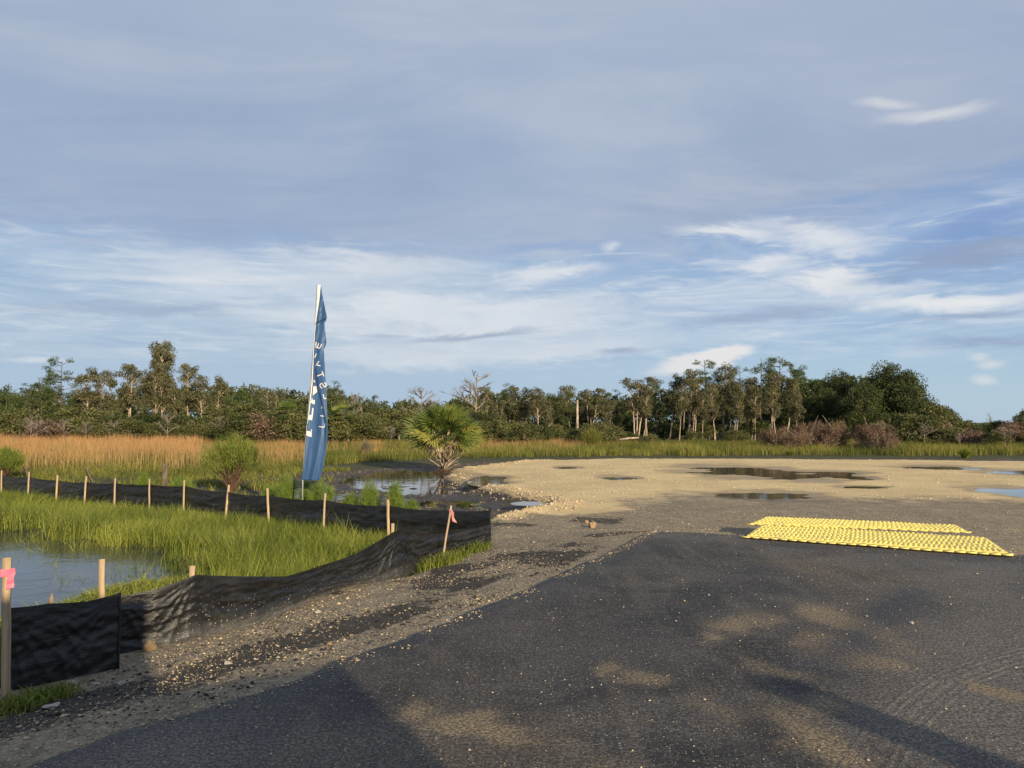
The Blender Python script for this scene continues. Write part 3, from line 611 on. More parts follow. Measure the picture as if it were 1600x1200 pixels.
# coarse stone tipped round the pad
def along(path, n, sig):
    p = np.array(path); L = np.concatenate([[0], np.cumsum(np.linalg.norm(np.diff(p, axis=0), axis=1))]); u = rng.uniform(0, L[-1], n)
    return np.interp(u, L, p[:, 0]) + rng.normal(0, sig, n), np.interp(u, L, p[:, 1]) + rng.normal(0, sig, n)
x, y = along(BERM, 4500, .28); s = np.clip(rng.lognormal(math.log(.018), .45, len(x)), .007, .07)
tag(ob('tipped_stone', stones(np.c_[x, y, gzs(x, y) + s * .2], s, rng.uniform(.35, 1, len(x)), M_PEB, 'tipped_stone', .75)), kind='stuff')
n = 22000; x = rng.uniform(-3, 26, n); y = rng.uniform(15, 44, n); k = (polysd(x, y, PADP) < .2); x, y = x[k], y[k]; zz_, _, _, _, _, wt = terrain(x, y); k = wt < .3; x, y, zz_ = x[k], y[k], zz_[k]
s = np.clip(rng.lognormal(math.log(.016), .45, len(x)), .007, .06)
tag(ob('pad_stone', stones(np.c_[x, y, zz_ + s * .1], s, rng.uniform(.55, 1, len(x)), M_PEB, 'pad_stone')), kind='stuff')
n = 4200; u = rng.uniform(0, 1, n); ed = np.array(ROADL[2:] + ROADE[:6]); L_ = np.concatenate([[0], np.cumsum(np.linalg.norm(np.diff(ed, axis=0), axis=1))]); x = np.interp(u * L_[-1], L_, ed[:, 0]) + rng.normal(0, .07, n); y = np.interp(u * L_[-1], L_, ed[:, 1]) + rng.normal(0, .07, n); k = fbm(x * 2, y * 2, 3, 19) > .42; x, y = x[k], y[k]
s = np.clip(rng.lognormal(math.log(.0055), .55, len(x)), .0025, .028); zz_ = np.where(roadsd(x, y) < 0, .003, gzs(x, y))
tag(ob('spilled_gravel', stones(np.c_[x, y, zz_], s, rng.uniform(.1, .9, len(x)), M_PEB, 'spilled_gravel')), kind='stuff')
# grit scattered on the asphalt
n = 5200; x = rng.uniform(-3, 10, n); y = 3.3 + 8.5 * rng.uniform(0, 1, n) ** 1.1; k = roadsd(x, y) < -.05; x, y = x[k], y[k]
s = np.clip(rng.lognormal(math.log(.0038), .5, len(x)), .0022, .018)
tag(ob('grit', stones(np.c_[x, y, np.full(len(x), .004)], s, rng.uniform(.5, 1, len(x)), M_PEB, 'grit')), kind='stuff')
# wood debris in the muck
n = 5000; x = rng.uniform(-11, 4, n); y = rng.uniform(14.5, 42, n); zz_, pd, mk, vg, gg, wt = terrain(x, y); k = mk > .5; x, y, zz_ = x[k], y[k], zz_[k]
s = np.clip(rng.lognormal(math.log(.035), .5, len(x)), .01, .13)
tag(ob('mud_clods', stones(np.c_[x, y, zz_], s, rng.uniform(0, .5, len(x)) ** 2, M_PEB, 'mud_clods', .5)), kind='stuff')

# named rocks
def rock_mesh(seed, mat):
    r = np.random.default_rng(seed); import bmesh
    bm = bmesh.new(); bmesh.ops.create_icosphere(bm, subdivisions=3, radius=1)
    for v in bm.verts:
        c = np.array(v.co); f = 1 + .28 * (vn(c[0] * 1.5 + seed, c[1] * 1.5 + c[2] * 1.1, seed) - .5) * 2 + .12 * (vn(c[0] * 4 + seed, c[1] * 4 - c[2] * 3, seed + 5) - .5) * 2
        v.co = v.co * float(f)
        for pl in range(3):
            nrm = Vector(np.random.default_rng(seed * 7 + pl).normal(size=3)).normalized(); dd = v.co.dot(nrm)
            if dd > .72: v.co -= nrm * (dd - .72)
    me = bpy.data.meshes.new('rock'); bm.to_mesh(me); bm.free(); me.materials.append(mat); return me
for k, (px, py, wpx, hh, mat, lab, z0) in enumerate([
    (234, 1016, 21, .85, M_BOULD, 'tan fist-sized rock lying against the foot of the black fence', -.24),
    (80, 1122, 27, .32, M_PALE, 'flat pale stone at the bottom left beside the weeds', -.2),
    (111, 1087, 13, .9, M_PALE, 'upright pale stone at the foot of the leftmost fence panel', -.24),
    (78, 1100, 22, .55, M_PALE, 'low grey stone half hidden by the weeds under the leftmost panel', -.24),
    (190, 1087, 15, .5, M_PALE, 'pale stone on dark crumbs below the panel seam', -.22),
    (150, 1084, 12, .4, M_PALE, 'small flat stone between the upright stone and the seam', -.23),
    (356, 1042, 12, .6, M_PALE, 'whitish stone on the dark crumbs midway to the asphalt', -.15),
    (330, 1090 - 2, 9, .5, M_PALE, 'little stone in the sand close to the asphalt edge', -.1),
    (514, 1013, 11, .7, M_BOULD, 'rounded yellowish stone on the lit verge nearest the road edge', -.12),
    (549, 1013 - 14, 9, .5, M_BOULD, 'small tan stone just right of the rounded yellowish one', -.12),
    (497, 955, 12, .45, M_PALE, 'flat cream stone on bare sand below the fence', -.2),
    (707, 876, 9, .6, M_BOULD, 'tan stone beside the grass at the leaning stake', -.2),
    (725, 758, 12, .95, M_BOULD, 'tan block of stone standing in the water left of the gravel pad', -.5),
    (926, 813, 14, .9, M_BOULD, 'lumpy yellow stone cluster on the grey gravel beyond the road corner', -.12),
    (915, 806, 9, .7, M_BOULD, 'smaller yellow lump just behind the stone cluster', -.12),
    (1314, 954, 5, .7, M_BOULD, 'single pebble on the asphalt in front of the yellow mats', .0),
    (1424, 974, 9, .4, M_PALE, 'crushed pale stone pressed into the asphalt at the right', .0)]):
    p = P(px, py, z0); wdt = wpx / F * p[1] / 2; zg = gz(p[0], p[1]) if z0 < -.01 else 0.0
    if z0 == -.5: zg = -.53
    o = ob('rock', rock_mesh(k + 3, mat), None, (p[0], p[1], zg + wdt * hh * .55), (rng.uniform(-.2, .2), rng.uniform(-.2, .2), rng.uniform(0, 6)), (wdt, wdt * .8, wdt * hh))
    tag(o, lab, 'rock', 'loose rocks on the ground')

# ------------------------------------------------------------------ grasses
fence_poly = list(FF) + list(NF[::-1]) + [PA[1], PA[0], np.array((-12, 3)), np.array((-40, 8)), np.array((-40, 26))]
def inview(x, y, m=.08): return np.abs(x / np.maximum(y, .1)) < .666 + m
n = 420000; y = rng.uniform(4.5, 25, n); x = rng.uniform(-18, .3, n)
k = inview(x, y) & (polysd(x, y, fence_poly) < -.13); x, y = x[k], y[k]
wx = x + (fbm(x * 1.4, y * 1.4, 3, 3) - .5) * .9; wy = y + (fbm(x * 1.4, y * 1.4, 3, 9) - .5) * .9
sd = np.minimum(polysd(wx, wy, PONDI), polysd(wx, wy, PONDI2))
SP = [P(a, b, -.45)[:2] for a, b in [(-300, 930), (60, 925), (140, 905), (215, 897), (275, 897), (330, 905), (330, 960), (180, 990), (0, 1020), (-300, 1060)]]
south = polysd(x, y, SP) < 0
dens = np.where(sd > 0, sstep(sd, 0, .2), .10 * (fbm(x * 1.5, y * 1.5, 3, 55) > .52) + .12 * sstep(sd, -.8, 0) * (fbm(x * 2, y * 2, 3, 58) > .45)); dens = np.where(south & (sd > 0), .8, dens)
k = rng.uniform(0, 1, len(x)) < dens; x, y, sd, south = x[k][:175000], y[k][:175000], sd[k][:175000], south[k][:175000]
cl = fbm(x * .9, y * .9, 4, 66)
h = (.13 + .36 * cl + rng.uniform(-.10, .16, len(x)) + (rng.uniform(0, 1, len(x)) > .97) * .15) * np.where(south, .30, 1.0) * np.where(sd < 0, .65, 1) * sstep(np.minimum(x * 0 + 9, 9), 0, 1)
nearf = np.array(polysd(x, y, [p for p in FF] + [p + np.array((-.3, -.5)) for p in FF[::-1]])); h = np.where(nearf < 0, h * .75, h)
le = rng.normal(0, .13, (len(x), 2)) + np.c_[(fbm(x * .7, y * .7, 2, 2) - .5) * .3, (fbm(x * .7, y * .7, 2, 5) - .5) * .3]
tn = np.clip(.1 + 1.5 * (fbm(x * .8, y * .8, 4, 99) - .3) + rng.uniform(-.4, .45, len(x)), 0, 1)
zb = np.minimum(gzs(x, y), -.40)
tag(ob('grass', blades(np.c_[x, y, zb - .02], h, np.where(south, .012, .0085) * rng.uniform(.7, 1.4, len(x)), le, tn, M_GRASS, 'grass')), kind='stuff')
# golden sedge behind, left and patches
def band(n, x0, x1, y0, y1, fn):
    x = rng.uniform(x0, x1, n); y = rng.uniform(y0, y1, n); k = inview(x, y, .12) & (rng.uniform(0, 1, n) < fn(x, y)); return x[k], y[k]
bx = lambda x, y: 800 + x / y * F
# dens of the golden sedge by where it grows
def f_gold(x, y):
    px = bx(x, y); a = np.interp(px, [-200, 0, 305, 320, 400, 440, 475, 480, 560, 590, 600, 650, 680, 740, 760, 800, 900, 930, 1000, 1200, 1500], [1, 1, 1, .22, .15, .6, .5, .2, .1, .6, .15, .15, .5, .8, .9, .6, .9, .15, .08, .05, .05])
    front = np.interp(px, [-200, 250, 320, 480, 560, 700, 900, 1600], [31, 31, 33, 36, 41, 45, 50, 50]); return a * sstep(y + (fbm(x * .6, y * .6, 3, 8) - .5) * 4, front, front + 2.2) * (.15 + 1.1 * sstep(fbm(x * .5, y * .5, 3, 12), .40, .54))
x, y = band(260000, -52, 40, 30, 66, f_gold); x, y = x[:70000], y[:70000]
h = (.50 + .9 * fbm(x * .7, y * .7, 3, 4) + rng.uniform(-.2, .3, len(x))) * np.interp(bx(x, y), [0, 310, 330, 480, 700, 1600], [1.05, 1.0, .8, .8, .75, .7])
tag(ob('dry_sedge', blades(np.c_[x, y, np.full(len(x), -.47)], h, rng.uniform(.010, .024, len(x)), rng.normal(0, .17, (len(x), 2)), rng.uniform(0, 1, len(x)), M_SEDGE, 'dry_sedge')), kind='stuff')
def f_green(x, y):
    px = bx(x, y); front = np.interp(px, [-200, 0, 250, 400, 480, 560, 700, 850, 1000, 1600], [25, 26, 27, 31, 35, 40, 44.5, 46.5, 48, 48]); a = np.interp(px, [-100, 0, 300, 330, 500, 800, 1600], [.55, .55, .5, .9, 1, 1, 1])
    return a * sstep(y + (fbm(x * .7, y * .7, 3, 81) - .5) * 3.5, front, front + 1.2)
x, y = band(520000, -45, 60, 25, 66, f_green); x, y = x[:120000], y[:120000]
h = (.28 + .75 * fbm(x * .45, y * .45, 3, 24) + rng.uniform(-.1, .2, len(x))) * np.interp(y, [25, 34, 46, 70], [.4, .6, .8, 1.05])
tn = np.clip(fbm(x * .35, y * .35, 3, 27) * 1.5 - .4 + rng.uniform(-.25, .3, len(x)), 0, 1)
tag(ob('tall_grass', blades(np.c_[x, y, np.full(len(x), -.47)], h, rng.uniform(.010, .028, len(x)), rng.normal(0, .22, (len(x), 2)), tn, M_FARG, 'tall_grass')), kind='stuff')
# low marsh herbs just beyond the far fence
x, y = band(90000, -24, -3, 16, 34, lambda x, y: (fbm(x * .6, y * .6, 3, 37) > .50) * (terrain(x, y)[4] > .3) * .8); k = polysd(x, y, fence_poly) > .3; x, y = x[k][:26000], y[k][:26000]
tag(ob('marsh_herbs', blades(np.c_[x, y, np.full(len(x), -.47)], rng.uniform(.08, .30, len(x)), rng.uniform(.012, .03, len(x)), rng.normal(0, .12, (len(x), 2)), rng.uniform(0, 1, len(x)), M_FARG, 'marsh_herbs')), kind='stuff')

# ------------------------------------------------------------------ trees
def bend_path(p0, p1, n, wob, r):
    u = np.linspace(0, 1, n)[:, None]; p = p0 + (p1 - p0) * u; o = r.normal(0, wob, (n, 3)) * np.sin(u * math.pi); o = np.cumsum(o, 0) * .5; o -= o[-1] * u; return p + o
TREE = {}
def lerp_path(p, u):
    f = u * (len(p) - 1); k = min(int(f), len(p) - 2); return p[k] + (p[k + 1] - p[k]) * (f - k)
def tree_paper(seed, H=10.0, stems=2, spread=1.6, dense=1.0):
    r = np.random.default_rng(seed); mb = MB(); C, Rr = [], []
    for s in range(stems):
        a = r.uniform(0, 6.28); base = np.array((r.uniform(-.55, .55), r.uniform(-.5, .5), -.2)) * (1 if stems > 1 else 0) + np.array((0, 0, 0)); top = np.array((math.cos(a) * spread * .5 * r.uniform(.3, 1), math.sin(a) * spread * .5, H * r.uniform(.82, .97)))
        path = bend_path(base, top, 9, .10, r); mb.tube(path, np.linspace(.095, .025, 9), 6)
        for b in range(int(17 * dense)):
            u = r.uniform(.42, 1.0); q = lerp_path(path, u); aa = r.uniform(0, 6.28); L = r.uniform(.5, 1.5) * (1.25 - u * .55)
            e = q + np.array((math.cos(aa) * L * .75, math.sin(aa) * L * .75, L * r.uniform(.55, 1.3))); e[2] = min(e[2], H * .97)
            mb.tube(bend_path(q, e, 4, .05, r), np.linspace(.045, .015, 4), 4, False)
            for _ in range(2): C.append(e + r.normal(0, .22, 3)); Rr.append(np.array((.48, .48, .42)) * r.uniform(.7, 1.25))
    V, T, tn = leafcloud(C, Rr, 62, .22, .42, -.2, r=r)
    return mb.mesh('trunk', M_BARKP, True), cloudmesh('crown', V, T, tn, M_PAPER)
def tree_pine(seed, H=10.5, spread=1.9):
    r = np.random.default_rng(seed); mb = MB(); C, Rr = [], []
    path = bend_path(np.array((0, 0, -.2)), np.array((r.uniform(-.4, .4), r.uniform(-.4, .4), H * .96)), 10, .06, r); mb.tube(path, np.linspace(.14, .03, 10), 6)
    for b in range(46):
        u = r.uniform(.34, 1.0); q = lerp_path(path, u); aa = r.uniform(0, 6.28); L = spread * (1.2 - .62 * abs(u - .66) / .34) * r.uniform(.45, 1.0)
        e = q + np.array((math.cos(aa) * L, math.sin(aa) * L, r.uniform(-.05, .5))); mb.tube(bend_path(q, e, 4, .06, r), np.linspace(.035, .012, 4), 4, False)
        for _ in range(2): C.append(e + r.normal(0, .2, 3) * (1, 1, .5)); Rr.append(np.array((.45, .45, .26)) * r.uniform(.7, 1.3))
    V, T, tn = leafcloud(C, Rr, 52, .23, .28, .5, r=r)
    return mb.mesh('trunk', M_BARKD, True), cloudmesh('crown', V, T, tn, M_PINE)
def tree_round(seed, H=8.0, Wd=4.5, mat=None, low=.25, ncl=60, per=90, size=.24, bark=None):
    r = np.random.default_rng(seed); mb = MB(); C, Rr = [], []
    for s in range(4):
        a = r.uniform(0, 6.28); path = bend_path(np.array((0, 0, -.2)), np.array((math.cos(a) * Wd * .28, math.sin(a) * Wd * .28, H * .75)), 7, .12, r); mb.tube(path, np.linspace(.15 * H / 9, .04, 7), 6)
    for _ in range(ncl):
        d = r.normal(size=3); d /= np.linalg.norm(d); d[2] = abs(d[2]) * 1.1 - .25; q = r.uniform(.55, .95)
        c = np.array((0, 0, H * (low + (1 - low) * .38))) + d * np.array((Wd / 2, Wd / 2, H * (1 - low) * .60)) * q; C.append(c); Rr.append(np.array((.62, .62, .46)) * r.uniform(.6, 1.25) * (Wd / 4.5) ** .6)
        if r.uniform() < .3: mb.tube(bend_path(np.array((d[0] * .3, d[1] * .3, H * .35)), c, 4, .1, r), np.linspace(.05, .015, 4), 4, False)
    V, T, tn = leafcloud(C, Rr, per, size, .5, 0, r=r); k = V.reshape(-1, 3, 3)[:, :, 2].min(1) > -.1
    V = V.reshape(-1, 3, 3)[k].reshape(-1, 3); tn = tn[k]
    return mb.mesh('trunk', bark or M_BARKD, True), cloudmesh('crown', V, np.arange(len(V)).reshape(-1, 3), tn, mat or M_OAK)
def tree_dead(seed, H=8.0, spread=2.4):
    r = np.random.default_rng(seed); mb = MB(); path = bend_path(np.array((0, 0, -.2)), np.array((.2, 0, H * .9)), 9, .07, r); mb.tube(path, np.linspace(.10, .025, 9), 6)
    def grow(q, dr_, L, rad, dep):
        e = q + dr_ * L; mb.tube(bend_path(q, e, 4, L * .06, r), np.linspace(rad, rad * .5, 4), 4, False)
        if dep > 0:
            for _ in range(r.integers(2, 5)):
                nd = dr_ + r.normal(0, .42, 3); nd[2] = abs(nd[2]) * .8 + .25; nd /= np.linalg.norm(nd); grow(q + (e - q) * r.uniform(.5, 1), nd, L * r.uniform(.5, .75), rad * .55, dep - 1)
    for b in range(13):
        u = r.uniform(.5, 1); a = r.uniform(0, 6.28); dd = np.array((math.cos(a), math.sin(a), r.uniform(.6, 1.3))); dd /= np.linalg.norm(dd); grow(lerp_path(path, u), dd, spread * (1.25 - u) * r.uniform(.7, 1.1), .062, 3)
    return mb.mesh('trunk', M_BARKG, True), None
def brush_heap(seed, Wd=5.0, H=2.6):
    r = np.random.default_rng(seed); mb = MB()
    for _ in range(34):
        a = r.uniform(0, 6.28); q = np.array((math.cos(a) * Wd * .35 * r.uniform(0, 1), math.sin(a) * .9, r.uniform(0, H * .4))); e = q + np.array((r.normal(0, Wd * .2), r.normal(0, .5), r.uniform(.1, H * .7)))
        mb.tube(bend_path(q, e, 5, .12, r), np.linspace(.05, .015, 5), 4, False)
    C = [np.array((r.normal(0, Wd * .24), r.normal(0, .7), r.uniform(.2, 1) * H * .72)) for _ in range(46)]
    C = [c for c in C if c[2] < H * (1 - (abs(c[0]) / (Wd * .55)) ** 2)]; Rr = [np.array((.75, .6, .5)) * r.uniform(.6, 1.2) for _ in C]
    V, T, tn = leafcloud(C, Rr, 150, .34, .10, .3, shell=.2, r=r)
    return mb.mesh('branches', M_BARKG, True), cloudmesh('twigs', V, T, tn, M_DEADL)
def cabbage_small(seed, H=3.5):
    r = np.random.default_rng(seed); mb = MB(); mb.tube([(0, 0, -.2), (.05, 0, H * .5), (0, 0, H * .8)], [.2, .17, .16], 8); V = []; tn = []
    for f in range(34):
        a = r.uniform(0, 6.28); e = r.uniform(-.7, 1.3); d = np.array((math.cos(a) * math.cos(e), math.sin(a) * math.cos(e), math.sin(e))); c = np.array((0, 0, H * .8)) + d * r.uniform(.35, .6); s = np.cross(d, (0, 0, 1)); s /= np.linalg.norm(s) + 1e-6; u = np.cross(s, d)
        tt_ = r.uniform(0, 1) * (1 if e > -.2 else .2)
        for q in np.linspace(-1.25, 1.25, 13):
            v = d * math.cos(q) + s * math.sin(q); tip = c + v * r.uniform(.55, .75) + np.array((0, 0, -.15)); pw = np.cross(v, u) * .04; V += [c - pw, c + pw, tip]; tn.append(tt_)
    V = np.array(V); return mb.mesh('trunk', M_BARKD, True), cloudmesh('crown', V, np.arange(len(V)).reshape(-1, 3), np.array(tn), M_FROND)
LIB = {'paper': [tree_paper(s, 10, st_, 1.9, dn) for s, st_, dn in ((11, 1, 1.9), (12, 2, 1.1), (13, 2, 1.2), (14, 3, .8), (15, 1, 1.6))],
       'pine': [tree_pine(s, 10.5) for s in (21, 22, 23, 24)],
       'oak': [tree_round(s, 9, 7.5, M_OAK, .12, 150, 130, .2) for s in (31, 32)],
       'green': [tree_round(s, 8, 4.2, M_PINE, .12, 75, 95, .2) for s in (41, 42, 43)],
       'scrub': [tree_round(s, 4, 4.2, M_SCRUB, .02, 70, 90, .17) for s in (51, 52, 53, 54)],
       'dark': [tree_round(s, 4, 4.2, M_OAK, .02, 70, 90, .17) for s in (55, 56)],
       'brown': [tree_round(s, 4, 4.4, M_DEADL, .02, 50, 90, .22, M_BARKG) for s in (57, 58)],
       'dead': [tree_dead(s, 8) for s in (61, 62, 63)], 'heap': [brush_heap(s) for s in (71, 72, 73)], 'palm': [cabbage_small(s) for s in (81, 82)]}
BASEH = {'paper': 10, 'pine': 10.7, 'oak': 8.8, 'green': 7.9, 'scrub': 3.9, 'dark': 3.9, 'brown': 3.9, 'dead': 8.6, 'heap': 2.6, 'palm': 3.6}
NAME = {'paper': ('paperbark_tree', 'tree', 'grey-green tree with pale trunk', 'paperbark trees along the wood edge'), 'pine': ('pine_tree', 'tree', 'dark-trunked pine with clumped needles', 'pines in the tree line'),
        'oak': ('oak_tree', 'tree', 'broad dark domed oak', 'oaks at the right end of the wood'), 'green': ('leafy_tree', 'tree', 'bushy mid-green tree', 'leafy trees in the tree line'),
        'scrub': ('scrub_bush', 'bush', 'olive-brown scrub bush', 'scrub bushes under the wood'), 'dark': ('evergreen_bush', 'bush', 'dark evergreen bush', 'dark bushes under the wood'),
        'brown': ('dry_bush', 'bush', 'reddish brown dried-out bush', 'dry bushes under the wood'), 'dead': ('dead_tree', 'tree', 'bare grey dead tree', 'bare dead trees above the wood'),
        'heap': ('brush_heap', 'brush pile', 'tangled brown heap of cut brush', 'brush heaps beyond the gravel pad'), 'palm': ('cabbage_palm', 'palm', 'cabbage palm at the wood edge', 'cabbage palms in the wood edge')}
LAND = [(0, 'the left picture edge'), (250, 'the tallest pair of trees'), (492, 'the blue feather flag'), (695, 'the lone waterside palm'), (1095, 'the low white cloud'), (1300, 'the brush heaps'), (1600, 'the right picture edge')]
ORD = ['first', 'second', 'third', 'fourth', 'fifth', 'sixth', 'seventh', 'eighth', 'ninth', 'tenth', 'eleventh', 'twelfth', 'thirteenth', 'fourteenth']
placed = []
def tree(kind, px, topy, Y, wmul=1.0, var=None, label=None):
    lib = LIB[kind]; v = (len(placed) if var is None else var) % len(lib); zb = -.45; top = PD(px, topy, Y); Hn = top[2] - zb; s = Hn / BASEH[kind]
    o = empty(NAME[kind][0], (top[0], Y, zb), (0, 0, (0 if kind in ('heap',) else rng.uniform(0, 6.28)))); wsc = s * wmul
    if kind in ('paper', 'pine'): wsc = (0.35 + .65 * s) * wmul
    o.scale = (wsc, wsc, s)
    for me_, nm in zip(lib[v], ('branches', 'twigs') if kind == 'heap' else ('trunk', 'crown')):
        if me_: ob(nm, me_, o)
    tag(o, None, NAME[kind][1], NAME[kind][3]); placed.append((kind, px, o, label)); return o
for k, px, ty, Y, wm in [
    ('green', 8, 590, 76, .8), ('pine', 50, 594, 82, .8), ('green', 28, 602, 72, .7), ('pine', 97, 556, 78, 1.0), ('pine', 68, 592, 74, .8), ('paper', 139, 563, 74, 1.15), ('paper', 171, 581, 73, .95), ('green', 120, 606, 80, .8),
    ('paper', 203, 567, 75, 1.0), ('pine', 196, 590, 82, .7), ('paper', 236, 530, 76, 1.1), ('paper', 267, 537, 74, 1.05), ('paper', 250, 566, 70, .9), ('paper', 296, 568, 73, .85), ('paper', 320, 584, 72, .95), ('paper', 338, 578, 75, .9), ('green', 378, 595, 80, .6),
    ('green', 355, 606, 84, .8), ('paper', 425, 608, 72, .8), ('green', 405, 614, 84, .9), ('green', 462, 612, 84, .9), ('pine', 522, 590, 76, .75), ('paper', 535, 608, 80, .7), ('pine', 583, 616, 86, .8), ('green', 600, 622, 90, .8), ('paper', 643, 620, 84, .7), ('green', 705, 618, 90, 1.0), ('green', 668, 628, 92, 1.0),
    ('dead', 661, 594, 70, 1.3), ('dead', 741, 570, 66, 1.35), ('dead', 553, 602, 84, .7), ('paper', 765, 606, 80, 1.0), ('pine', 795, 597, 86, .8), ('paper', 815, 604, 82, 1.1), ('paper', 842, 605, 80, 1.0), ('green', 866, 601, 88, .8), ('paper', 893, 604, 82, 1.1), ('pine', 880, 608, 80, .8), ('paper', 925, 606, 84, 1.1), ('pine', 945, 612, 88, .8), ('green', 910, 612, 90, .9),
    ('pine', 963, 604, 78, .7), ('green', 972, 618, 82, .7), ('paper', 998, 588, 74, 1.25), ('pine', 1026, 591, 82, .8), ('paper', 1045, 575, 78, 1.1), ('paper', 1072, 580, 76, 1.0), ('pine', 1102, 559, 80, 1.1), ('paper', 1085, 590, 72, .9), ('paper', 1127, 568, 78, 1.0), ('paper', 1137, 585, 74, .9), ('pine', 1155, 571, 82, .9), ('paper', 1165, 590, 75, .9), ('pine', 1186, 552, 80, .9), ('pine', 1216, 552, 80, .9), ('pine', 1236, 562, 82, .8), ('paper', 1200, 585, 73, .9), ('paper', 1230, 590, 74, .9),
    ('paper', 1008, 600, 70, .8), ('paper', 1060, 600, 71, .7), ('paper', 1096, 605, 70, .7), ('paper', 1118, 600, 71, .8), ('paper', 1148, 602, 70, .7), ('paper', 1176, 600, 71, .7), ('paper', 1212, 603, 70, .8), ('paper', 1245, 600, 72, .8), ('paper', 950, 628, 72, .7), ('paper', 860, 625, 72, .7), ('paper', 780, 625, 72, .7), ('paper', 222, 585, 71, .8), ('paper', 280, 590, 70, .8),
    ('green', 1262, 573, 78, 1.1), ('pine', 1250, 568, 86, .8), ('oak', 1310, 569, 78, .8), ('oak', 1345, 585, 70, .8), ('oak', 1392, 554, 72, .95), ('oak', 1420, 590, 69, .75), ('oak', 1290, 600, 74, .8), ('dark', 1472, 630, 72, .8), ('scrub', 1455, 622, 68, 1.0), ('scrub', 1498, 648, 70, 1.1), ('dark', 1515, 655, 76, 1.0), ('scrub', 1535, 664, 72, 1.2), ('dead', 1546, 640, 70, .5), ('dark', 1558, 654, 68, 1.1), ('brown', 1585, 652, 64, 1.1), ('dark', 1604, 633, 66, .7), ('scrub', 1620, 650, 66, 1.0), ('green', 1650, 630, 74, .9)]:
    tree(k, px, ty, Y, wm)
for px, ty, Y, wm in [(48, 642, 61, 1.3), (56, 650, 60, 1.6), (100, 648, 61, 1.3), (135, 655, 60, 1.5), (180, 650, 60, 1.2), (262, 640, 60, 1.3), (345, 646, 61, 1.2), (610, 660, 60, 1.3), (640, 655, 61, 1.3), (1445, 655, 58, 1.4), (1500, 672, 56, 1.6), (1570, 662, 55, 1.5)]: tree('dead', px, ty, Y, wm)
for px, ty, Y in [(448, 628, 62), (536, 630, 62), (520, 636, 60), (1372, 658, 58)]: tree('palm', px, ty, Y, 1.25)
# understorey, front row
us = [('scrub', 12, 640, 66), ('scrub', 45, 632, 68), ('brown', 70, 650, 64), ('dark', 98, 638, 70), ('scrub', 120, 630, 70), ('scrub', 150, 655, 62), ('scrub', 165, 632, 68), ('dark', 185, 645, 66), ('scrub', 210, 650, 61), ('dark', 232, 640, 68), ('scrub', 255, 655, 62), ('dark', 282, 642, 68), ('scrub', 300, 658, 63), ('scrub', 325, 645, 66), ('scrub', 350, 626, 72), ('dark', 375, 640, 62), ('scrub', 400, 622, 72), ('brown', 415, 642, 62), ('scrub', 437, 630, 66), ('scrub', 462, 640, 62), ('scrub', 480, 626, 70),
      ('scrub', 505, 640, 60), ('scrub', 560, 636, 66), ('scrub', 575, 645, 64), ('scrub', 600, 632, 72), ('scrub', 628, 634, 70), ('scrub', 655, 642, 64), ('scrub', 690, 640, 68), ('scrub', 728, 628, 72), ('dark', 752, 640, 66), ('scrub', 772, 650, 64), ('scrub', 800, 655, 66), ('scrub', 820, 656, 60), ('dark', 838, 660, 62), ('scrub', 870, 658, 72), ('scrub', 905, 668, 62), ('scrub', 928, 655, 60), ('scrub', 952, 660, 64), ('dark', 985, 672, 66), ('scrub', 1015, 676, 60), ('scrub', 1085, 670, 64), ('scrub', 1150, 668, 64), ('dark', 1180, 650, 72), ('scrub', 1110, 655, 76), ('dark', 1050, 655, 80), ('dark', 1230, 640, 76), ('dark', 1330, 640, 70), ('dark', 1405, 640, 66), ('scrub', 1435, 640, 62), ('brown', 1460, 655, 62), ('scrub', 1480, 662, 60), ('brown', 1520, 668, 58), ('scrub', 1555, 670, 56), ('brown', 1580, 662, 57), ('scrub', 1610, 668, 56)]
for k, px, ty, Y in us: tree(k, px, ty, Y, 1.35)
for px, ty, Y, wm in [(1215, 662, 54, .75), (1262, 652, 56, .7), (1298, 652, 55, .6), (1365, 652, 53, .62), (1385, 672, 51, .4), (1240, 670, 53, .9)]: tree('heap', px, ty, Y, wm)
# labels: each tree by its kind and its place among its kind from a landmark
from collections import defaultdict
grp = defaultdict(list)
for kind, px, o, lab in placed:
    li = min(range(len(LAND)), key=lambda q: abs(LAND[q][0] - px)); side = 'right' if px >= LAND[li][0] else 'left'
    grp[(kind, li, side)].append((abs(px - LAND[li][0]), o))
for (kind, li, side), lst in grp.items():
    for q, (_, o) in enumerate(sorted(lst, key=lambda a: a[0])):
        nm = LAND[li][1]; where = ('in from ' if side == 'right' else 'cut off by ') + nm if li == 0 else ('in from ' if side == 'left' else 'cut off by ') + nm if LAND[li][0] == 1600 else f"{side} of {nm}"
        o['label'] = f"{NAME[kind][2]}, {ORD[q]} {where}"
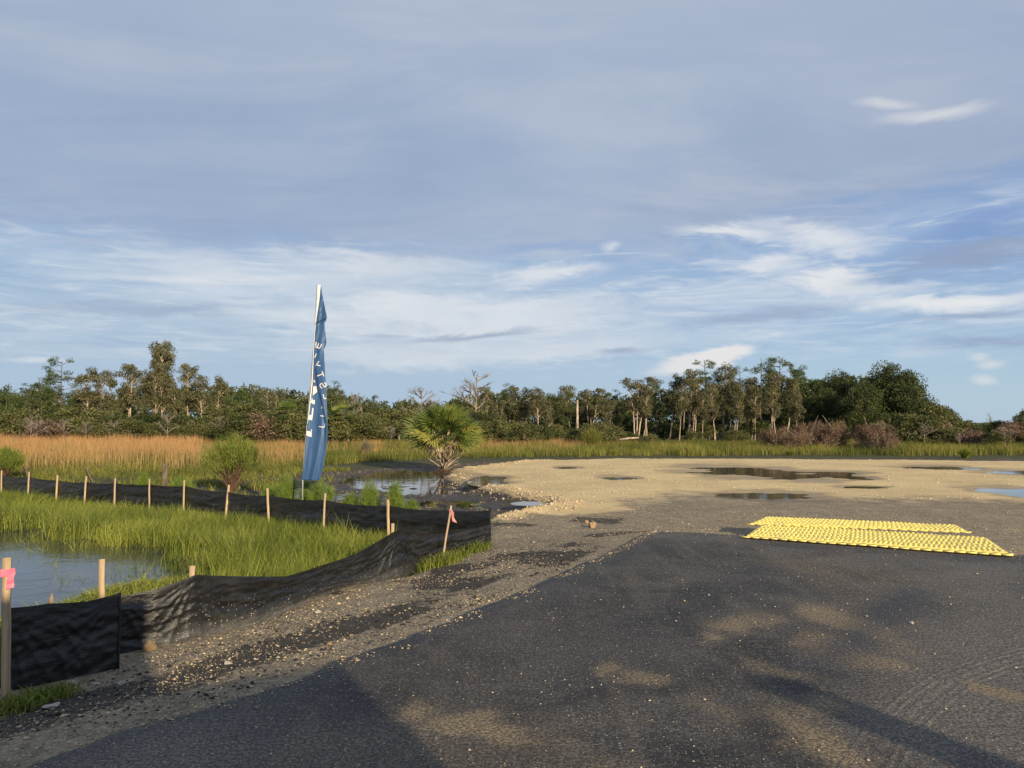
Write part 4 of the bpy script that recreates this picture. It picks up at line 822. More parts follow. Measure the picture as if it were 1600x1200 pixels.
# the wood behind them, one mass
def woods():
    r = np.random.default_rng(91); mb = MB(); C, Rr = [], []
    prof_x = [-250, 0, 60, 130, 200, 330, 400, 480, 560, 620, 700, 760, 850, 940, 960, 1000, 1060, 1150, 1250, 1300, 1420, 1460, 1480, 1900]; prof_y = [604, 606, 612, 618, 616, 608, 608, 614, 620, 632, 630, 618, 618, 618, 630, 620, 612, 606, 600, 592, 592, 642, 668, 668]
    for _ in range(1500):
        px = r.uniform(-260, 1860); Yd = r.uniform(84, 118); ty = np.interp(px, prof_x, prof_y); topz = PD(px, ty + 3, Yd)[2]; x = PD(px, ty, Yd)[0]
        u = r.uniform(0, 1) ** .8; C.append((x, Yd, -.3 + (topz + .3) * u)); Rr.append(np.array((1.35, 1.0, .95)) * r.uniform(.7, 1.2))
        if r.uniform() < .22: mb.tube([(x, Yd - 1.5, -.5), (x + r.uniform(-.4, .4), Yd - 1.5, topz * .8)], [.12, .05], 5, False)
    V, T, tn = leafcloud(C, Rr, 120, .42, .5, 0, r=r); me_ = me_np('foliage', V, T, [M_WOODS, M_OAK], False, {'tone': ('FACE', 'FLOAT', tn * .85)}, (V.reshape(-1, 3, 3)[:, 0, 0] / V.reshape(-1, 3, 3)[:, 0, 1] * F > 170).astype(int))
    return mb.mesh('trunks', M_BARKG, True), me_
a, b_ = woods(); wr = ob('distant_woods', b_); tag(wr, kind='stuff'); tag(ob('distant_trunks', a, wr), kind='stuff')

# ------------------------------------------------------------------ the palm by the water
def fan(seed, L=.86, pet=.72, nl=34, droop=.12):
    r = np.random.default_rng(seed); V, T, Q = [], [], []; mb = MB()
    mb.tube([(0, 0, 0), (0, pet * .5, .03), (0, pet, 0)], [.012, .009, .007], 4, False)
    for q in np.linspace(-1.9, 1.9, nl):
        l = L * (1 - .22 * abs(q) / 1.9) * r.uniform(.9, 1.05); d = np.array((math.sin(q), math.cos(q), 0)); s = np.array((math.cos(q), -math.sin(q), 0)); c = np.array((0, pet, 0)); fold = .03 * (1 if int(q * 10) % 2 else -1)
        m = c + d * l * .55 + np.array((0, 0, fold)); tip = c + d * l + np.array((r.normal(0, .02), r.normal(0, .02), -droop * r.uniform(.5, 1.4)))
        mb.raw([c, m - s * .022, m + s * .022, tip, m + np.array((0, 0, .012))], [(0, 1, 4), (0, 4, 2), (1, 3, 4), (4, 3, 2)])
    n = sum(len(x) for x in mb.T) + sum(len(x) for x in mb.Q)
    return mb, n
def fanmesh(seed, mat, **k):
    mb, n = fan(seed, **k); r = np.random.default_rng(seed); return mb.mesh('frond', mat, False, {'tone': ('FACE', 'FLOAT', np.clip(r.uniform(.2, .8) + r.uniform(-.25, .25, n), 0, 1))})
pbase = P(694, 736, -.45); PY = pbase[1]; palm = empty('palm_tree', (pbase[0], PY, -.47))
tag(palm, 'squat cabbage palm with a spiky boot-covered trunk at the edge of the water', 'palm')
fg = [fanmesh(s, M_FROND) for s in (1, 2, 3, 4)]; fy = [fanmesh(s, M_FRONDY) for s in (5, 6)]; fdead = [fanmesh(s, M_BOOT, L=.42, pet=.42, droop=.35) for s in (7, 8)]
r = np.random.default_rng(5); head = np.array((0, 0, 1.62)); ga = 2.39996
for k in range(74):
    u = k / 73; e = 1.45 - 1.72 * u ** .85 + r.normal(0, .08); a = k * ga + r.normal(0, .15)
    d = Vector((math.cos(a) * math.cos(e), math.sin(a) * math.cos(e), math.sin(e))); mesh_ = r.choice(fg) if u < .68 else r.choice(fy + fg[:3]) if u < .90 else r.choice(fdead)
    q = d.to_track_quat('Y', 'Z'); fr_ = ob('frond', mesh_, palm, head + np.array(d) * .05 + np.array((0, 0, -.25 * u))); fr_.rotation_euler = (q @ Matrix.Rotation(r.normal(0, .5), 3, 'Y').to_quaternion()).to_euler(); fr_.scale = ((.80 + .42 * math.cos(e) * r.uniform(.75, 1.1)),) * 3
mb = MB(); mb.tube([(0, 0, -.05), (.02, 0, .5), (0, 0, 1.1), (0, 0, 1.6)], [.17, .15, .14, .12], 10); ob('trunk', mb.mesh('trunk', M_OLDW, True), palm)
mb = MB(); mb.raw([(-.035, 0, 0), (.035, 0, 0), (0, 0, .03), (-.022, .33, .02), (.022, .33, .02), (0, .33, .04), (-.03, .55, .0), (.03, .55, .0), (0, .7, .03)], [(3, 6, 8), (4, 8, 7), (3, 8, 5), (5, 8, 4)], [(0, 3, 5, 2), (2, 5, 4, 1), (0, 1, 4, 3)])
bt = [mb.mesh('leaf_base', M_BOOT, False, {'tone': ('FACE', 'FLOAT', np.full(7, tv))}) for tv in (.35, .65, .95)]
for k in range(46):
    u = k / 45; a = k * ga; e = .5 + .35 * u + r.normal(0, .08); d = Vector((math.cos(a) * math.cos(e), math.sin(a) * math.cos(e), math.sin(e)))
    o = ob('leaf_base', bt[k % 3], palm, (math.cos(a) * .1, math.sin(a) * .1, .06 + .95 * u)); o.rotation_euler = d.to_track_quat('Y', 'Z').to_euler(); o.scale = (1.5, 1.1 + .6 * u, 1)
# dark root mound
V, T, tn = leafcloud([(0, 0, .02)], [(.4, .35, .1)], 160, .14, .2, .5); ob('root_mat', cloudmesh('root_mat', V, T, tn, M_STEMR), palm)

# ------------------------------------------------------------------ shrubs near the fence
def shrub_red(name, px, basey, topy, wpx, Y, label, seed):
    b0 = PD(px, basey, Y); zb = -.47; H = PD(px, topy, Y)[2] - zb; Wd = wpx / F * Y; r = np.random.default_rng(seed); o = empty(name, (b0[0], Y, zb)); mb = MB(); tips = []
    for _ in range(64):
        a = r.uniform(0, 6.28); q = r.uniform(0, 1) ** .6; e = np.array((math.cos(a) * Wd * .46 * q, math.sin(a) * Wd * .4 * q, H * r.uniform(.74, .99) * (1 - .33 * q * q)))
        p = bend_path(np.array((r.normal(0, .06), r.normal(0, .06), 0)), e, 6, .035, r); p[:, :2] *= (np.linspace(0, 1, 6)[:, None] ** .3); mb.tube(p, np.linspace(.011, .004, 6), 4, False); tips.append(e)
        for _2 in range(3): f = p[3] + np.array((r.normal(0, .2), r.normal(0, .2), r.uniform(.1, .5))); mb.tube([p[3], f], [.005, .003], 3, False); tips.append(f)
    nt_ = sum(len(x) for x in mb.T) + sum(len(x) for x in mb.Q); ob('stems', mb.mesh('stems', M_STEMR, False, {'tone': ('FACE', 'FLOAT', np.random.default_rng(seed).uniform(0, 1, nt_))}), o)
    tips = [x - (0, 0, .12) for x in tips if x[2] > H * .50]; V, T, tn = leafcloud(tips, [np.array((.12, .12, .20)) * r.uniform(.6, 1.3) for _ in tips], 46, .14, .06, 2.2, shell=.1, r=r); ob('foliage', cloudmesh('foliage', V, T, tn, M_BUSHG), o)
    tag(o, label, 'bush', 'feathery shrubs beyond the far fence')
shrub_red('feathery_shrub', 362, 768, 670, 98, 22.5, 'green-topped feathery shrub with reddish bare stems left of the flag', 1)
shrub_red('feathery_shrub', 6, 745, 697, 52, 27, 'bright feathery shrub at the left edge behind the fence', 2)
def fennel(px, basey, topy, wpx, Y, label, seed):
    b0 = PD(px, basey, Y); zb = -.47; H = PD(px, topy, Y)[2] - zb; Wd = wpx / F * Y; r = np.random.default_rng(seed); o = empty('fennel_plant', (b0[0], Y, zb)); mb = MB(); C = []
    for _ in range(26):
        a = r.uniform(0, 6.28); q = r.uniform(0, 1) ** .5; e = np.array((math.cos(a) * Wd * .44 * q, math.sin(a) * Wd * .4 * q, H * (.93 - .40 * q * q) * r.uniform(.9, 1))); p = bend_path(np.array((e[0] * .35, e[1] * .35, 0)), e, 5, .02, r); mb.tube(p, np.linspace(.008, .003, 5), 4, False)
        for u in (1, 2, 3, 4): C.append(p[u])
    nt_ = sum(len(x) for x in mb.T) + sum(len(x) for x in mb.Q); ob('stems', mb.mesh('stems', M_FEN, False, {'tone': ('FACE', 'FLOAT', np.full(nt_, .3))}), o)
    V, T, tn = leafcloud(C, [np.array((.075, .075, .11))] * len(C), 75, .085, .06, 1.4, shell=.1, r=r); ob('foliage', cloudmesh('foliage', V, T, tn, M_FEN), o)
    tag(o, label, 'plant', 'bright green fennel plants by the far fence')
for k, (px, by, ty, wp, Yd, lab) in enumerate([(447, 785, 739, 48, 17.2, 'mounded bright green fennel plant just left of the flag pole'), (420, 780, 760, 34, 17.6, 'low fennel tuft left of the mounded one'), (500, 790, 745, 50, 16.6, 'fennel plant partly shaded behind the flag foot'), (478, 785, 752, 30, 17.0, 'narrow fennel plant directly behind the flag pole'), (578, 798, 750, 34, 15.4, 'upright lime green fennel plant right of the flag'),
        (618, 800, 752, 26, 14.9, 'narrow fennel plant behind the stake near the pond'), (640, 800, 780, 34, 14.4, 'low fennel tuft where the far fence dips'), (225, 760, 738, 28, 20.5, 'domed fennel plant left of the dark stump'), (283, 762, 744, 50, 19.5, 'flat wide fennel patch right of the dark stump'), (548, 795, 772, 30, 15.7, 'low fennel tuft between flag and lime green plant')]): fennel(px, by, ty, wp, Yd, lab, k + 40)
# grey wispy bush
def wispy(px, basey, topy, wpx, label, seed, mat, nm='wispy_bush', up=1.2):
    b0 = P(px, basey, -.45); Y = b0[1]; H = PD(px, topy, Y)[2] + .45; Wd = wpx / F * Y; r = np.random.default_rng(seed); n = 900
    a = r.uniform(0, 6.28, n); q = r.uniform(0, 1, n) ** .6; le = np.c_[np.cos(a) * q * Wd * .5, np.sin(a) * q * Wd * .4]; B = np.c_[le * .25, np.zeros(n)]
    o = ob(nm, blades(B, H * (1 - .35 * q) * r.uniform(.6, 1, n), np.full(n, .02), le * .75, r.uniform(0, 1, n), mat, nm), None, (b0[0], Y, -.47)); tag(o, label, 'bush', 'grassy clumps in front of the wood')
wispy(572, 717, 680, 26, 'grey wispy bush on the mud right of the flag', 1, M_GREYW)
wispy(925, 706, 655, 44, 'pale arching green bush in front of the dark wood', 2, M_FARG)
wispy(1235, 712, 700, 24, 'dark low clump in the grass before the brush heaps', 3, M_GRASS)
wispy(1508, 716, 695, 34, 'dark green tussock in the tall grass at the right', 4, M_GRASS)
wispy(960, 712, 700, 14, 'small dark green tussock at the front of the tall grass', 5, M_GRASS)
# old boards and stump
def leanboard(px0, py0, px1, py1, Y, wd, label, nm='leaning_board', cat='board'):
    a = PD(px0, py0, Y); b = PD(px1, py1, Y + .15); b[2] -= .12; d = Vector(a - b); mb = MB(); mb.box((0, 0, 0), (wd, .045, d.length)); o = bevel(ob(nm, mb.mesh(nm, M_OLDW), None, (a + b) / 2), .006); o.rotation_euler = d.to_track_quat('Z', 'Y').to_euler(); tag(o, label, cat)
leanboard(38, 729, 47, 744, 22.5, .13, 'dark weathered board leaning behind the first fence stakes'); leanboard(134, 732, 146, 750, 20.8, .13, 'broad dark board leaning left behind the fence'); leanboard(258, 724, 258, 752, 21.5, .13, 'upright dark wooden stump behind the fence', 'wooden_stump', 'stump')
# pale cut sticks
for (a, b, lab) in [((142, 727), (176, 728), 'long pale stick lying on the marsh'), ((146, 722), (158, 731), 'short pale stick crossing the long one'), ((160, 724), (172, 730), 'bent pale stick beside the long one')]:
    p, q = P(*a, -.35), P(*b, -.35); q[1] = p[1] + .6; mb = MB(); mb.tube(bend_path(np.array(p), np.array(q), 5, .03, rng), .018, 5); tag(ob('fallen_stick', mb.mesh('fallen_stick', M_BARKP, True)), lab, 'stick', 'pale fallen sticks')
p, q = P(972, 688, -.1), P(1000, 684, -.1); p[1] = q[1] = 58; mb = MB(); p[2] = q[2] = .35; q[2] = .5; p[0], q[0] = PD(968, 686, 58)[0], PD(998, 683, 58)[0]; mb.tube([p, (p + q) / 2 + (0, 0, .04), q], [.09, .08, .05], 6); tag(ob('fallen_log', mb.mesh('fallen_log', M_BARKP, True)), 'pale fallen log lying in front of the dark wood', 'log')
mb = MB(); pp = PD(902, 620, 70); mb.tube([(pp[0], 70, -.5), (pp[0], 70, pp[2] - .3)], [.13, .09], 7); tag(ob('broken_trunk', mb.mesh('broken_trunk', M_BARKP, True), None), 'straight bare pale trunk broken off at the top', 'tree')

# ------------------------------------------------------------------ silt fences
def fabric(name, pts, bot, top, parent, mud, du=.03, sag=None, seed=0, wr=.02):
    """pts: ground line (n x 2), bot/top z at each; a draped sheet"""
    pts = np.array(pts); L = np.concatenate([[0], np.cumsum(np.linalg.norm(np.diff(pts, axis=0), axis=1))]); s = np.arange(0, L[-1], du); s = np.append(s, L[-1])
    x = np.interp(s, L, pts[:, 0]); y = np.interp(s, L, pts[:, 1]); zb = np.interp(s, L, bot); zt = np.interp(s, L, top); md = np.interp(s, L, mud)
    if sag is not None:
        for a, b in zip(sag[:-1], sag[1:]):
            k = (s >= L[a]) & (s <= L[b]); u = (s[k] - L[a]) / max(L[b] - L[a], 1e-6); zt[k] -= .035 * (L[b] - L[a]) / 1.9 * 4 * u * (1 - u) * 1.2
    tx = np.gradient(x, s); ty = np.gradient(y, s); nrm = np.stack([ty, -tx], -1); nrm /= np.linalg.norm(nrm, axis=1)[:, None]
    nv = 44; v = np.linspace(0, 1, nv); S2, V2 = np.meshgrid(s, v)
    rdg = lambda q: (1 - np.abs(2 * q - 1)) ** 3
    dsn = np.min([np.abs(S2 - L[a]) for a in (sag or [0])], 0); cur = .16 * np.sin(np.clip(dsn, 0, 1) * math.pi)      # creases hang between the posts
    d = (fbm(S2 * 1.0 + V2 * 1.2, V2 * 4 - S2 * .5, 3, seed) - .5) * 1.6 * wr
    d += (rdg(fbm(S2 * .8, (V2 + cur) * 6.5, 2, seed + 3)) - .4) * .42 * wr + (rdg(fbm(S2 * 2.2 + 7, (V2 + cur * 1.3) * 17 + S2 * .8, 2, seed + 8)) - .4) * .13 * wr
    d += (rdg(fbm(S2 * 2.4 - V2 * 2, (V2 - cur) * 11 - S2 * 3.0, 2, seed + 12)) - .4) * .22 * wr
    if sag is not None:                                       # folds fan out from the top of every post
        for a in sag:
            ds = np.abs(S2 - L[a]) + 1e-3; d += np.exp(-ds / .4) * .013 * rdg(.5 + .5 * np.sin(np.arctan2(1 - V2, ds * 1.4) * 13 + seed)) * sstep(ds, .0, .1) * (wr / .02)
    d *= np.sin(np.clip(V2 * 1.02, 0, 1) * math.pi) ** .4 * .9 + .1
    Xp = x[None] + nrm[None, :, 0] * d; Yp = y[None] + nrm[None, :, 1] * d; Zp = zb[None] * (1 - V2) + zt[None] * V2
    n2, n1_ = Xp.shape; i = np.arange(n2 - 1)[:, None] * n1_; j = np.arange(n1_ - 1)[None]; Q = np.stack([i + j, i + j + 1, i + n1_ + j + 1, i + n1_ + j], -1).reshape(-1, 4)
    uvw = np.stack([S2, V2 * .6, np.zeros_like(S2)], -1)
    me = me_np(name, np.stack([Xp, Yp, Zp], -1).reshape(-1, 3), Q, M_FABRIC, True, {'hh': ('POINT', 'FLOAT', V2), 'mud': ('POINT', 'FLOAT', np.broadcast_to(md[None], V2.shape))})
    a = me.attributes.new('uvw', 'FLOAT_VECTOR', 'POINT'); a.data.foreach_set('vector', uvw.astype(np.float32).ravel())
    return ob(name, me, parent)
def stake_me(wd=.04, dp=.022, h=1.0):
    mb = MB(); z = np.linspace(0, h, 8); off = [(rng.normal(0, .0015), rng.normal(0, .0015)) for _ in z]; V, Q = [], []
    for (ox, oy), q in zip(off, z): V += [(-wd / 2 + ox, -dp / 2 + oy, q), (wd / 2 + ox, -dp / 2 + oy, q), (wd / 2 + ox, dp / 2 + oy, q), (-wd / 2 + ox, dp / 2 + oy, q)]
    for k in range(7):
        for e in range(4): Q.append((k * 4 + e, k * 4 + (e + 1) % 4, k * 4 + 4 + (e + 1) % 4, k * 4 + 4 + e))
    Q += [(3, 2, 1, 0), (28, 29, 30, 31)]; return mb.raw(V, None, Q).mesh('stake', M_WOOD)
ST = [stake_me(.042), stake_me(.038), stake_me(.045)]
far = empty('silt_fence', (FF[6][0], FF[6][1], -.45)); tag(far, 'long low black silt fence on wooden stakes behind the green marsh grass', 'silt fence', 'black silt fences')
off = np.array((-far.location[0], -far.location[1], -far.location[2]))
fo = fabric('fabric', FF + off[:2], np.full(len(FF), -.47) + off[2], FFZ + off[2], far, np.zeros(len(FF)), .06, list(range(len(FF))), 5, .022)
# hem thread
for k, (px, ty) in enumerate([(-88, 733), (5, 735), (46, 737), (90, 742), (134, 744), (181, 747), (236, 748), (289, 750), (353, 757), (423, 762), (506, 770), (609, 780), (697, 790), (766, 793)]):
    a = FF[k] + np.array((.0, -.05)); top = PD(px, ty, FF[k][1])[2]; s = top + .55
    o = ob('stake', ST[k % 3], far, (a[0] + off[0], a[1] + off[1], -.55 + off[2]), (rng.normal(0, .015), rng.normal(0, .03), rng.normal(0, .25)), (1, 1, s))
    if k >= 12: o.location.y += .08; o.data = o.data.copy(); o.data.materials[0] = M_BLACKP; o.scale = (.8, 1, s); o['label'] = 'stake wrapped in black fabric'
nearf = empty('silt_fence', (NF[4][0], NF[4][1], -.3)); tag(nearf, 'nearer black silt fence curving from the road verge to the corner stake', 'silt fence', 'black silt fences')
off = -np.array(nearf.location)
topy = [932, 918, 898, 893, 890, 874, 861, 825, 824, 823, 820]; topx = [p[0] for p in NEARB]
nt_z = [PD(topx[k], topy[k], NF[k][1])[2] for k in range(len(NF))]; nb_z = [PD(NEARB[k][0], NEARB[k][1] + 2, NF[k][1])[2] - .03 for k in range(len(NF))]
NFs = NF + off[:2]
fabric('fabric', NFs, np.array(nb_z) + off[2], np.array(nt_z) + off[2], nearf, np.array([.1, .35, .75, 1.15, 1.2, .7, .45, .5, .2, .15, .1]), .018, [0, 2, 7, 10], 9, .036)
for k, dz_, px in [(2, .06, 301), (7, .045, 622)]:
    o = ob('stake', ST[k % 3], nearf, (NFs[k][0] - .08, NFs[k][1] + .10, -.55 + off[2]), (0, rng.normal(0, .02), .3), (1, 1, nt_z[k] + .55 + dz_))
o = ob('stake', ST[1], nearf, (PD(169, 900, PA[1][1] + .28)[0] + off[0], PA[1][1] + .28 + off[1], -.55 + off[2]), (0, R(-2.5), .25), (1.05, 1, PD(169, 873, PA[1][1] + .28)[2] + .55))
# leftmost panel, its own roll end
pan = empty('silt_fence', (PA[0][0], PA[0][1], -.3)); tag(pan, 'short near panel of black silt fence at the left edge with a loose roll end', 'silt fence', 'black silt fences'); off = -np.array(pan.location)
pp = np.array([PA[0] - (PA[1] - PA[0]) * .03, PA[0] * .67 + PA[1] * .33, PA[0] * .3 + PA[1] * .7, PA[1]])
tz = [PD(px, py, q[1])[2] for (px, py), q in zip([(8, 950), (70, 943), (125, 937), (182, 926)], pp)]
fabric('fabric', pp + off[:2], np.array([-.34, -.33, -.31, PD(183, 1060, PA[1][1])[2]]) + off[2], np.array(tz) + off[2], pan, np.array([.1, .1, .1, .15]), .015, [0, 1, 3], 14, .028)
# rolled end of the panel
z0_, z1_ = PD(183, 1060, PA[1][1])[2], tz[-1]; mb = MB(); mb.tube([(*(PA[1] + off[:2]), q + off[2]) for q in np.linspace(z0_, z1_, 6)], .010, 6); ob('roll_edge', mb.mesh('roll_edge', M_BLACKP, True), pan)
ba = PD(80, 950, PA[0][1] + .42); mb = MB(); zz0 = -.5; ztop = PD(80, 925, ba[1])[2]
mb.raw([(-.02, -.011, 0), (.02, -.011, 0), (.02, .011, 0), (-.02, .011, 0), (-.018, -.011, ztop + .44), (.022, -.011, ztop + .40), (.022, .011, ztop + .38), (-.018, .011, ztop + .42), (.004, 0, ztop + .5)], [(4, 5, 8), (5, 6, 8), (6, 7, 8), (7, 4, 8)], [(3, 2, 1, 0), (0, 1, 5, 4), (1, 2, 6, 5), (2, 3, 7, 6), (3, 0, 4, 7)])
o = ob('broken_stake', mb.mesh('broken_stake', M_WOOD), pan, (ba[0] + off[0], ba[1] + off[1], -.5 + off[2]))
# survey stake with pink flagging at the left edge
sb = P(9, 1107, -.29); st = empty('survey_stake', (sb[0], sb[1] - .0, -.34), (0, R(-1.2), R(18))); tag(st, 'tall wooden survey stake tied with bright pink flagging at the left edge', 'survey stake')
ht = PD(2, 871, sb[1])[2] + .34; ob('stake', ST[0], st, (0, 0, 0), None, (1.15, 1.6, ht))
mb = MB(); zt_ = ht - .10
mb.box((0, 0, zt_), (.062, .05, .05)); V = []
for k in range(9):
    u = k / 8; V += [(.008 + .004 * math.sin(u * 5), -.032 - .006 * math.sin(u * 14), zt_ + .02 - .13 * u), (.056 + .004 * math.sin(u * 5 + 1), -.034 - .010 * math.sin(u * 11 + 2), zt_ + .035 - .135 * u)]
mb.raw(V, None, [(2 * k, 2 * k + 1, 2 * k + 3, 2 * k + 2) for k in range(8)])
for k in range(7): u = k / 6
o = ob('ribbon', mb.mesh('ribbon', M_PINK), st); sm = o.modifiers.new('thick', 'SOLIDIFY'); sm.thickness = .004; bevel(o, .012, 3)
# leaning lath with a pink ribbon
lb = P(690, 876, -.22); lt = PD(704, 790, lb[1] + .05); st = empty('survey_stake', (lb[0], lb[1], lb[2] - .05)); tag(st, 'leaning wooden lath with a faded pink ribbon before the fence corner', 'survey stake')
d = Vector(lt - lb); o = ob('stake', ST[1], st, (0, 0, 0), None, (.8, .9, d.length + .05)); o.rotation_euler = d.to_track_quat('Z', 'Y').to_euler()
mb = MB(); q = np.array(lt - lb) + (0, -.02, .0); V = []
for k in range(8): u = k / 7; V += [q + (.0 + .03 * u, -.01, .0 - .16 * u), q + (.03 + .05 * u + .01 * math.sin(u * 8), -.015 - .01 * math.sin(u * 6), -.01 - .17 * u)]
mb.raw(V, None, [(2 * k, 2 * k + 1, 2 * k + 3, 2 * k + 2) for k in range(7)]).box(q + (0, .015, -.015), (.04, .034, .03)); ob('ribbon', mb.mesh('ribbon', M_PINK2), st)
# bit of white pipe at the corner
wp = P(761, 848, -.22); mb = MB(); mb.tube([(-.02, 0, 0), (-.02, 0, .10), (-.005, 0, .15), (.03, 0, .165)], .016, 10, False); mb.tube([(.03, 0, .165), (.034, 0, .165)], .021, 10); o = ob('plastic_pipe', mb.mesh('plastic_pipe', M_WHITE, True), None, (wp[0] + .02, wp[1] - .12, gz(wp[0], wp[1] - .1) - .01)); tag(o, 'short bent white plastic pipe at the fence corner', 'pipe')
# weeds by the fence
def weeds(pts, label, hgt, n, seed, mat=None, cat='weeds', wd=.007):
    r = np.random.default_rng(seed); P_ = np.array([P(x, y, -.22)[:2] for x, y in pts]); k = r.integers(0, len(P_), n); c = P_[k] + r.normal(0, .07, (n, 2)); z = gzs(c[:, 0], c[:, 1]); tag(ob('weeds', blades(np.c_[c, z - .01], r.uniform(.35, 1, n) * hgt, r.uniform(.6, 1.4, n) * wd, r.normal(0, hgt * .4, (n, 2)), r.uniform(0, .8, n), mat or M_GRASS, 'weeds')), kind='stuff')
weeds([(665, 886), (680, 884), (692, 882), (706, 876), (722, 868), (740, 860), (752, 856), (700, 880)], '', .22, 900, 3)
weeds([(10, 1120), (35, 1112), (60, 1108), (25, 1128), (75, 1100), (-10, 1130), (85, 1104)], '', .10, 800, 4, wd=.014)

# ------------------------------------------------------------------ yellow mats
def mat_(corn, zt, label, cols, rows, curl=0):
    NL, NR, FR, FL = [np.array(c) for c in corn]; o = empty('trackout_mat', (NL[0], NL[1], 0)); tag(o, label, 'ground mat', 'yellow trackout mats')
    def pt(u, v, z=0.0):
        b = (1 - v) * ((1 - u) * NL + u * NR) + v * ((1 - u) * FL + u * FR); wob = .012 * (vn(u * 6, v * 2, 4 + curl) - .3) + curl * .03 * (1 - v) * (.3 + u)
        return np.array((b[0] - NL[0], b[1] - NL[1], zt + wob + z))
    mb = MB(); nu, nv = 60, 8; G = [[mb.n + a * (nv + 1) + b for b in range(nv + 1)] for a in range(nu + 1)]
    v0 = .085; V = [pt(.012 + .976 * a / nu, v0 + (1 - v0) * b / nv) for a in range(nu + 1) for b in range(nv + 1)]; n1_ = len(V); V += [q - (0, 0, .012) for q in V]
    Q = [];
    for a in range(nu):
        for b in range(nv): Q.append((G[a][b], G[a + 1][b], G[a + 1][b + 1], G[a][b + 1])); Q.append(tuple(n1_ + q for q in (G[a][b], G[a][b + 1], G[a + 1][b + 1], G[a + 1][b])))
    for a in range(nu): Q.append((G[a][0], n1_ + G[a][0], n1_ + G[a + 1][0], G[a + 1][0])); Q.append((G[a][nv], G[a + 1][nv], n1_ + G[a + 1][nv], n1_ + G[a][nv]))
    mb.raw(V, None, Q); ob('mat_sheet', mb.mesh('mat_sheet', M_YEL), o)
    # front lip: a rim bar held by tabs, leaving slots
    mb = MB()
    def slab(u0, u1, va, vb, h=.012):
        c = [pt(u0, va), pt(u1, va), pt(u1, vb), pt(u0, vb)]; c = c + [q - (0, 0, h) for q in c]; mb.raw(c, None, [(0, 1, 2, 3), (7, 6, 5, 4), (0, 4, 5, 1), (1, 5, 6, 2), (2, 6, 7, 3), (3, 7, 4, 0)])
    ns = cols // 2
    for k in range(ns): slab(k / ns - .006, (k + 1) / ns - .006, 0, .045); slab((k + .5) / ns, (k + 1) / ns, .0455, .084)
    ob('front_lip', mb.mesh('front_lip', M_YEL), o)
    mb = MB()
    for a in range(cols):
        for b in range(rows):
            u = .02 + .96 * (a + .5 + (.25 if b % 2 else -.25) * .5) / cols; v = .12 + .86 * (b + .5) / rows; du, dv = .40 / cols, .37 / rows * .86; u += random.gauss(0, .001); h = .015 + random.gauss(0, .002)
            lo = [pt(u + x * du, v + y * dv) for x, y in ((-1, -.6), (-.6, -1), (.6, -1), (1, -.6), (1, .6), (.6, 1), (-.6, 1), (-1, .6))]; hi = [pt(u + x * du * .6, v + y * dv * .6, h) for x, y in ((-1, -1), (1, -1), (1, 1), (-1, 1))]
            mb.raw(lo + hi, [(1, 8, 0), (3, 9, 2), (5, 10, 4), (7, 11, 6)], [(1, 2, 9, 8), (3, 4, 10, 9), (5, 6, 11, 10), (7, 0, 8, 11), (8, 9, 10, 11)])
    tag(ob('bumps', mb.mesh('bumps', M_YEL), o), kind='stuff')
cz = .055
mat_([P(x, y, cz)[:2] for x, y in [(1160, 835.5), (1586, 865), (1545, 837), (1189, 816)]], .03, 'front yellow trackout mat of moulded bumps laid on the road end', 52, 9)
mat_([P(x, y, cz)[:2] for x, y in [(1167, 817.5), (1519, 834.5), (1497, 819), (1194, 806)]], .038, 'rear yellow trackout mat overlapping behind the front one', 46, 8, 1)

# ------------------------------------------------------------------ feather flag
FY = 16.3; pb = P(474, 790, -.45); pbx = PD(472.5, 800, FY); ptop = PD(498.5, 446, FY)
fl = empty('feather_flag', (pbx[0], FY, -.5)); tag(fl, 'tall blue and white feather flag on a thin pole beyond the far fence', 'flag'); O = np.array(fl.location)
mb = MB(); mb.tube([(0, 0, 0), tuple(PD(473, 748, FY) - O), tuple(PD(485, 600, FY) - O), tuple(ptop - O - (0, 0, .02))], [.018, .016, .014, .010], 8); ob('pole', mb.mesh('pole', M_POLE, True), fl)
LE = [(446, 495.5), (470, 494.8), (520, 491.5), (570, 488.6), (600, 486.6), (640, 482.8), (680, 479), (720, 475.5), (748, 471.5)]
RE = [(446, 501.5), (450, 502), (480, 507.5), (495, 511), (501, 509.5), (505, 507), (520, 508.5), (535, 510), (541, 508.5), (546, 506), (580, 508), (610, 510), (650, 511.5), (680, 512), (705, 509.5), (725, 506), (740, 502), (750, 500)]
le_ = lambda y: np.interp(y, [a for a, _ in LE], [b for _, b in LE]); re_ = lambda y: np.interp(y, [a for a, _ in RE], [b for _, b in RE])
def fdep(x, y):
    """how far the cloth stands towards the viewer (m): folds"""
    w_ = np.maximum(re_(y) - le_(y), 1); u = (x - le_(y)) / w_
    fx = np.interp(y, [446, 520, 560, 575, 600, 630, 660, 700, 750], [507, 507, 499, 493.5, 496, 503, 508.5, 507, 500])       # line of the long fold
    step = sstep(x - fx, -1.6, 1.2) * .07 * sstep(y, 560, 590) * sstep(y, 705, 660)
    rip = .030 * np.sin(u * 9 + y * .012) * sstep(y, 540, 700) + .016 * np.sin(u * 17 + 2 + y * .02) * sstep(y, 600, 740)
    top_ = .05 * np.sin((x - 490) * .55 + (y - 446) * .085) * sstep(y, 600, 520) + .03 * np.sin((x * .6 + y * .35)) * sstep(y, 580, 500)
    lap = .06 * sstep(y - (506 - (x - 492) * .45), 1.5, -1.5) * sstep(y, 440, 470)
    return step + rip * .6 + top_ * .22 * sstep(u, 0, .5) + lap * .8 + .02 * u
def fpt(x, y, off=0.0): q = PD(x, y, FY - .03 - float(fdep(np.array(x * 1.0), np.array(y * 1.0))) - off); return q - O
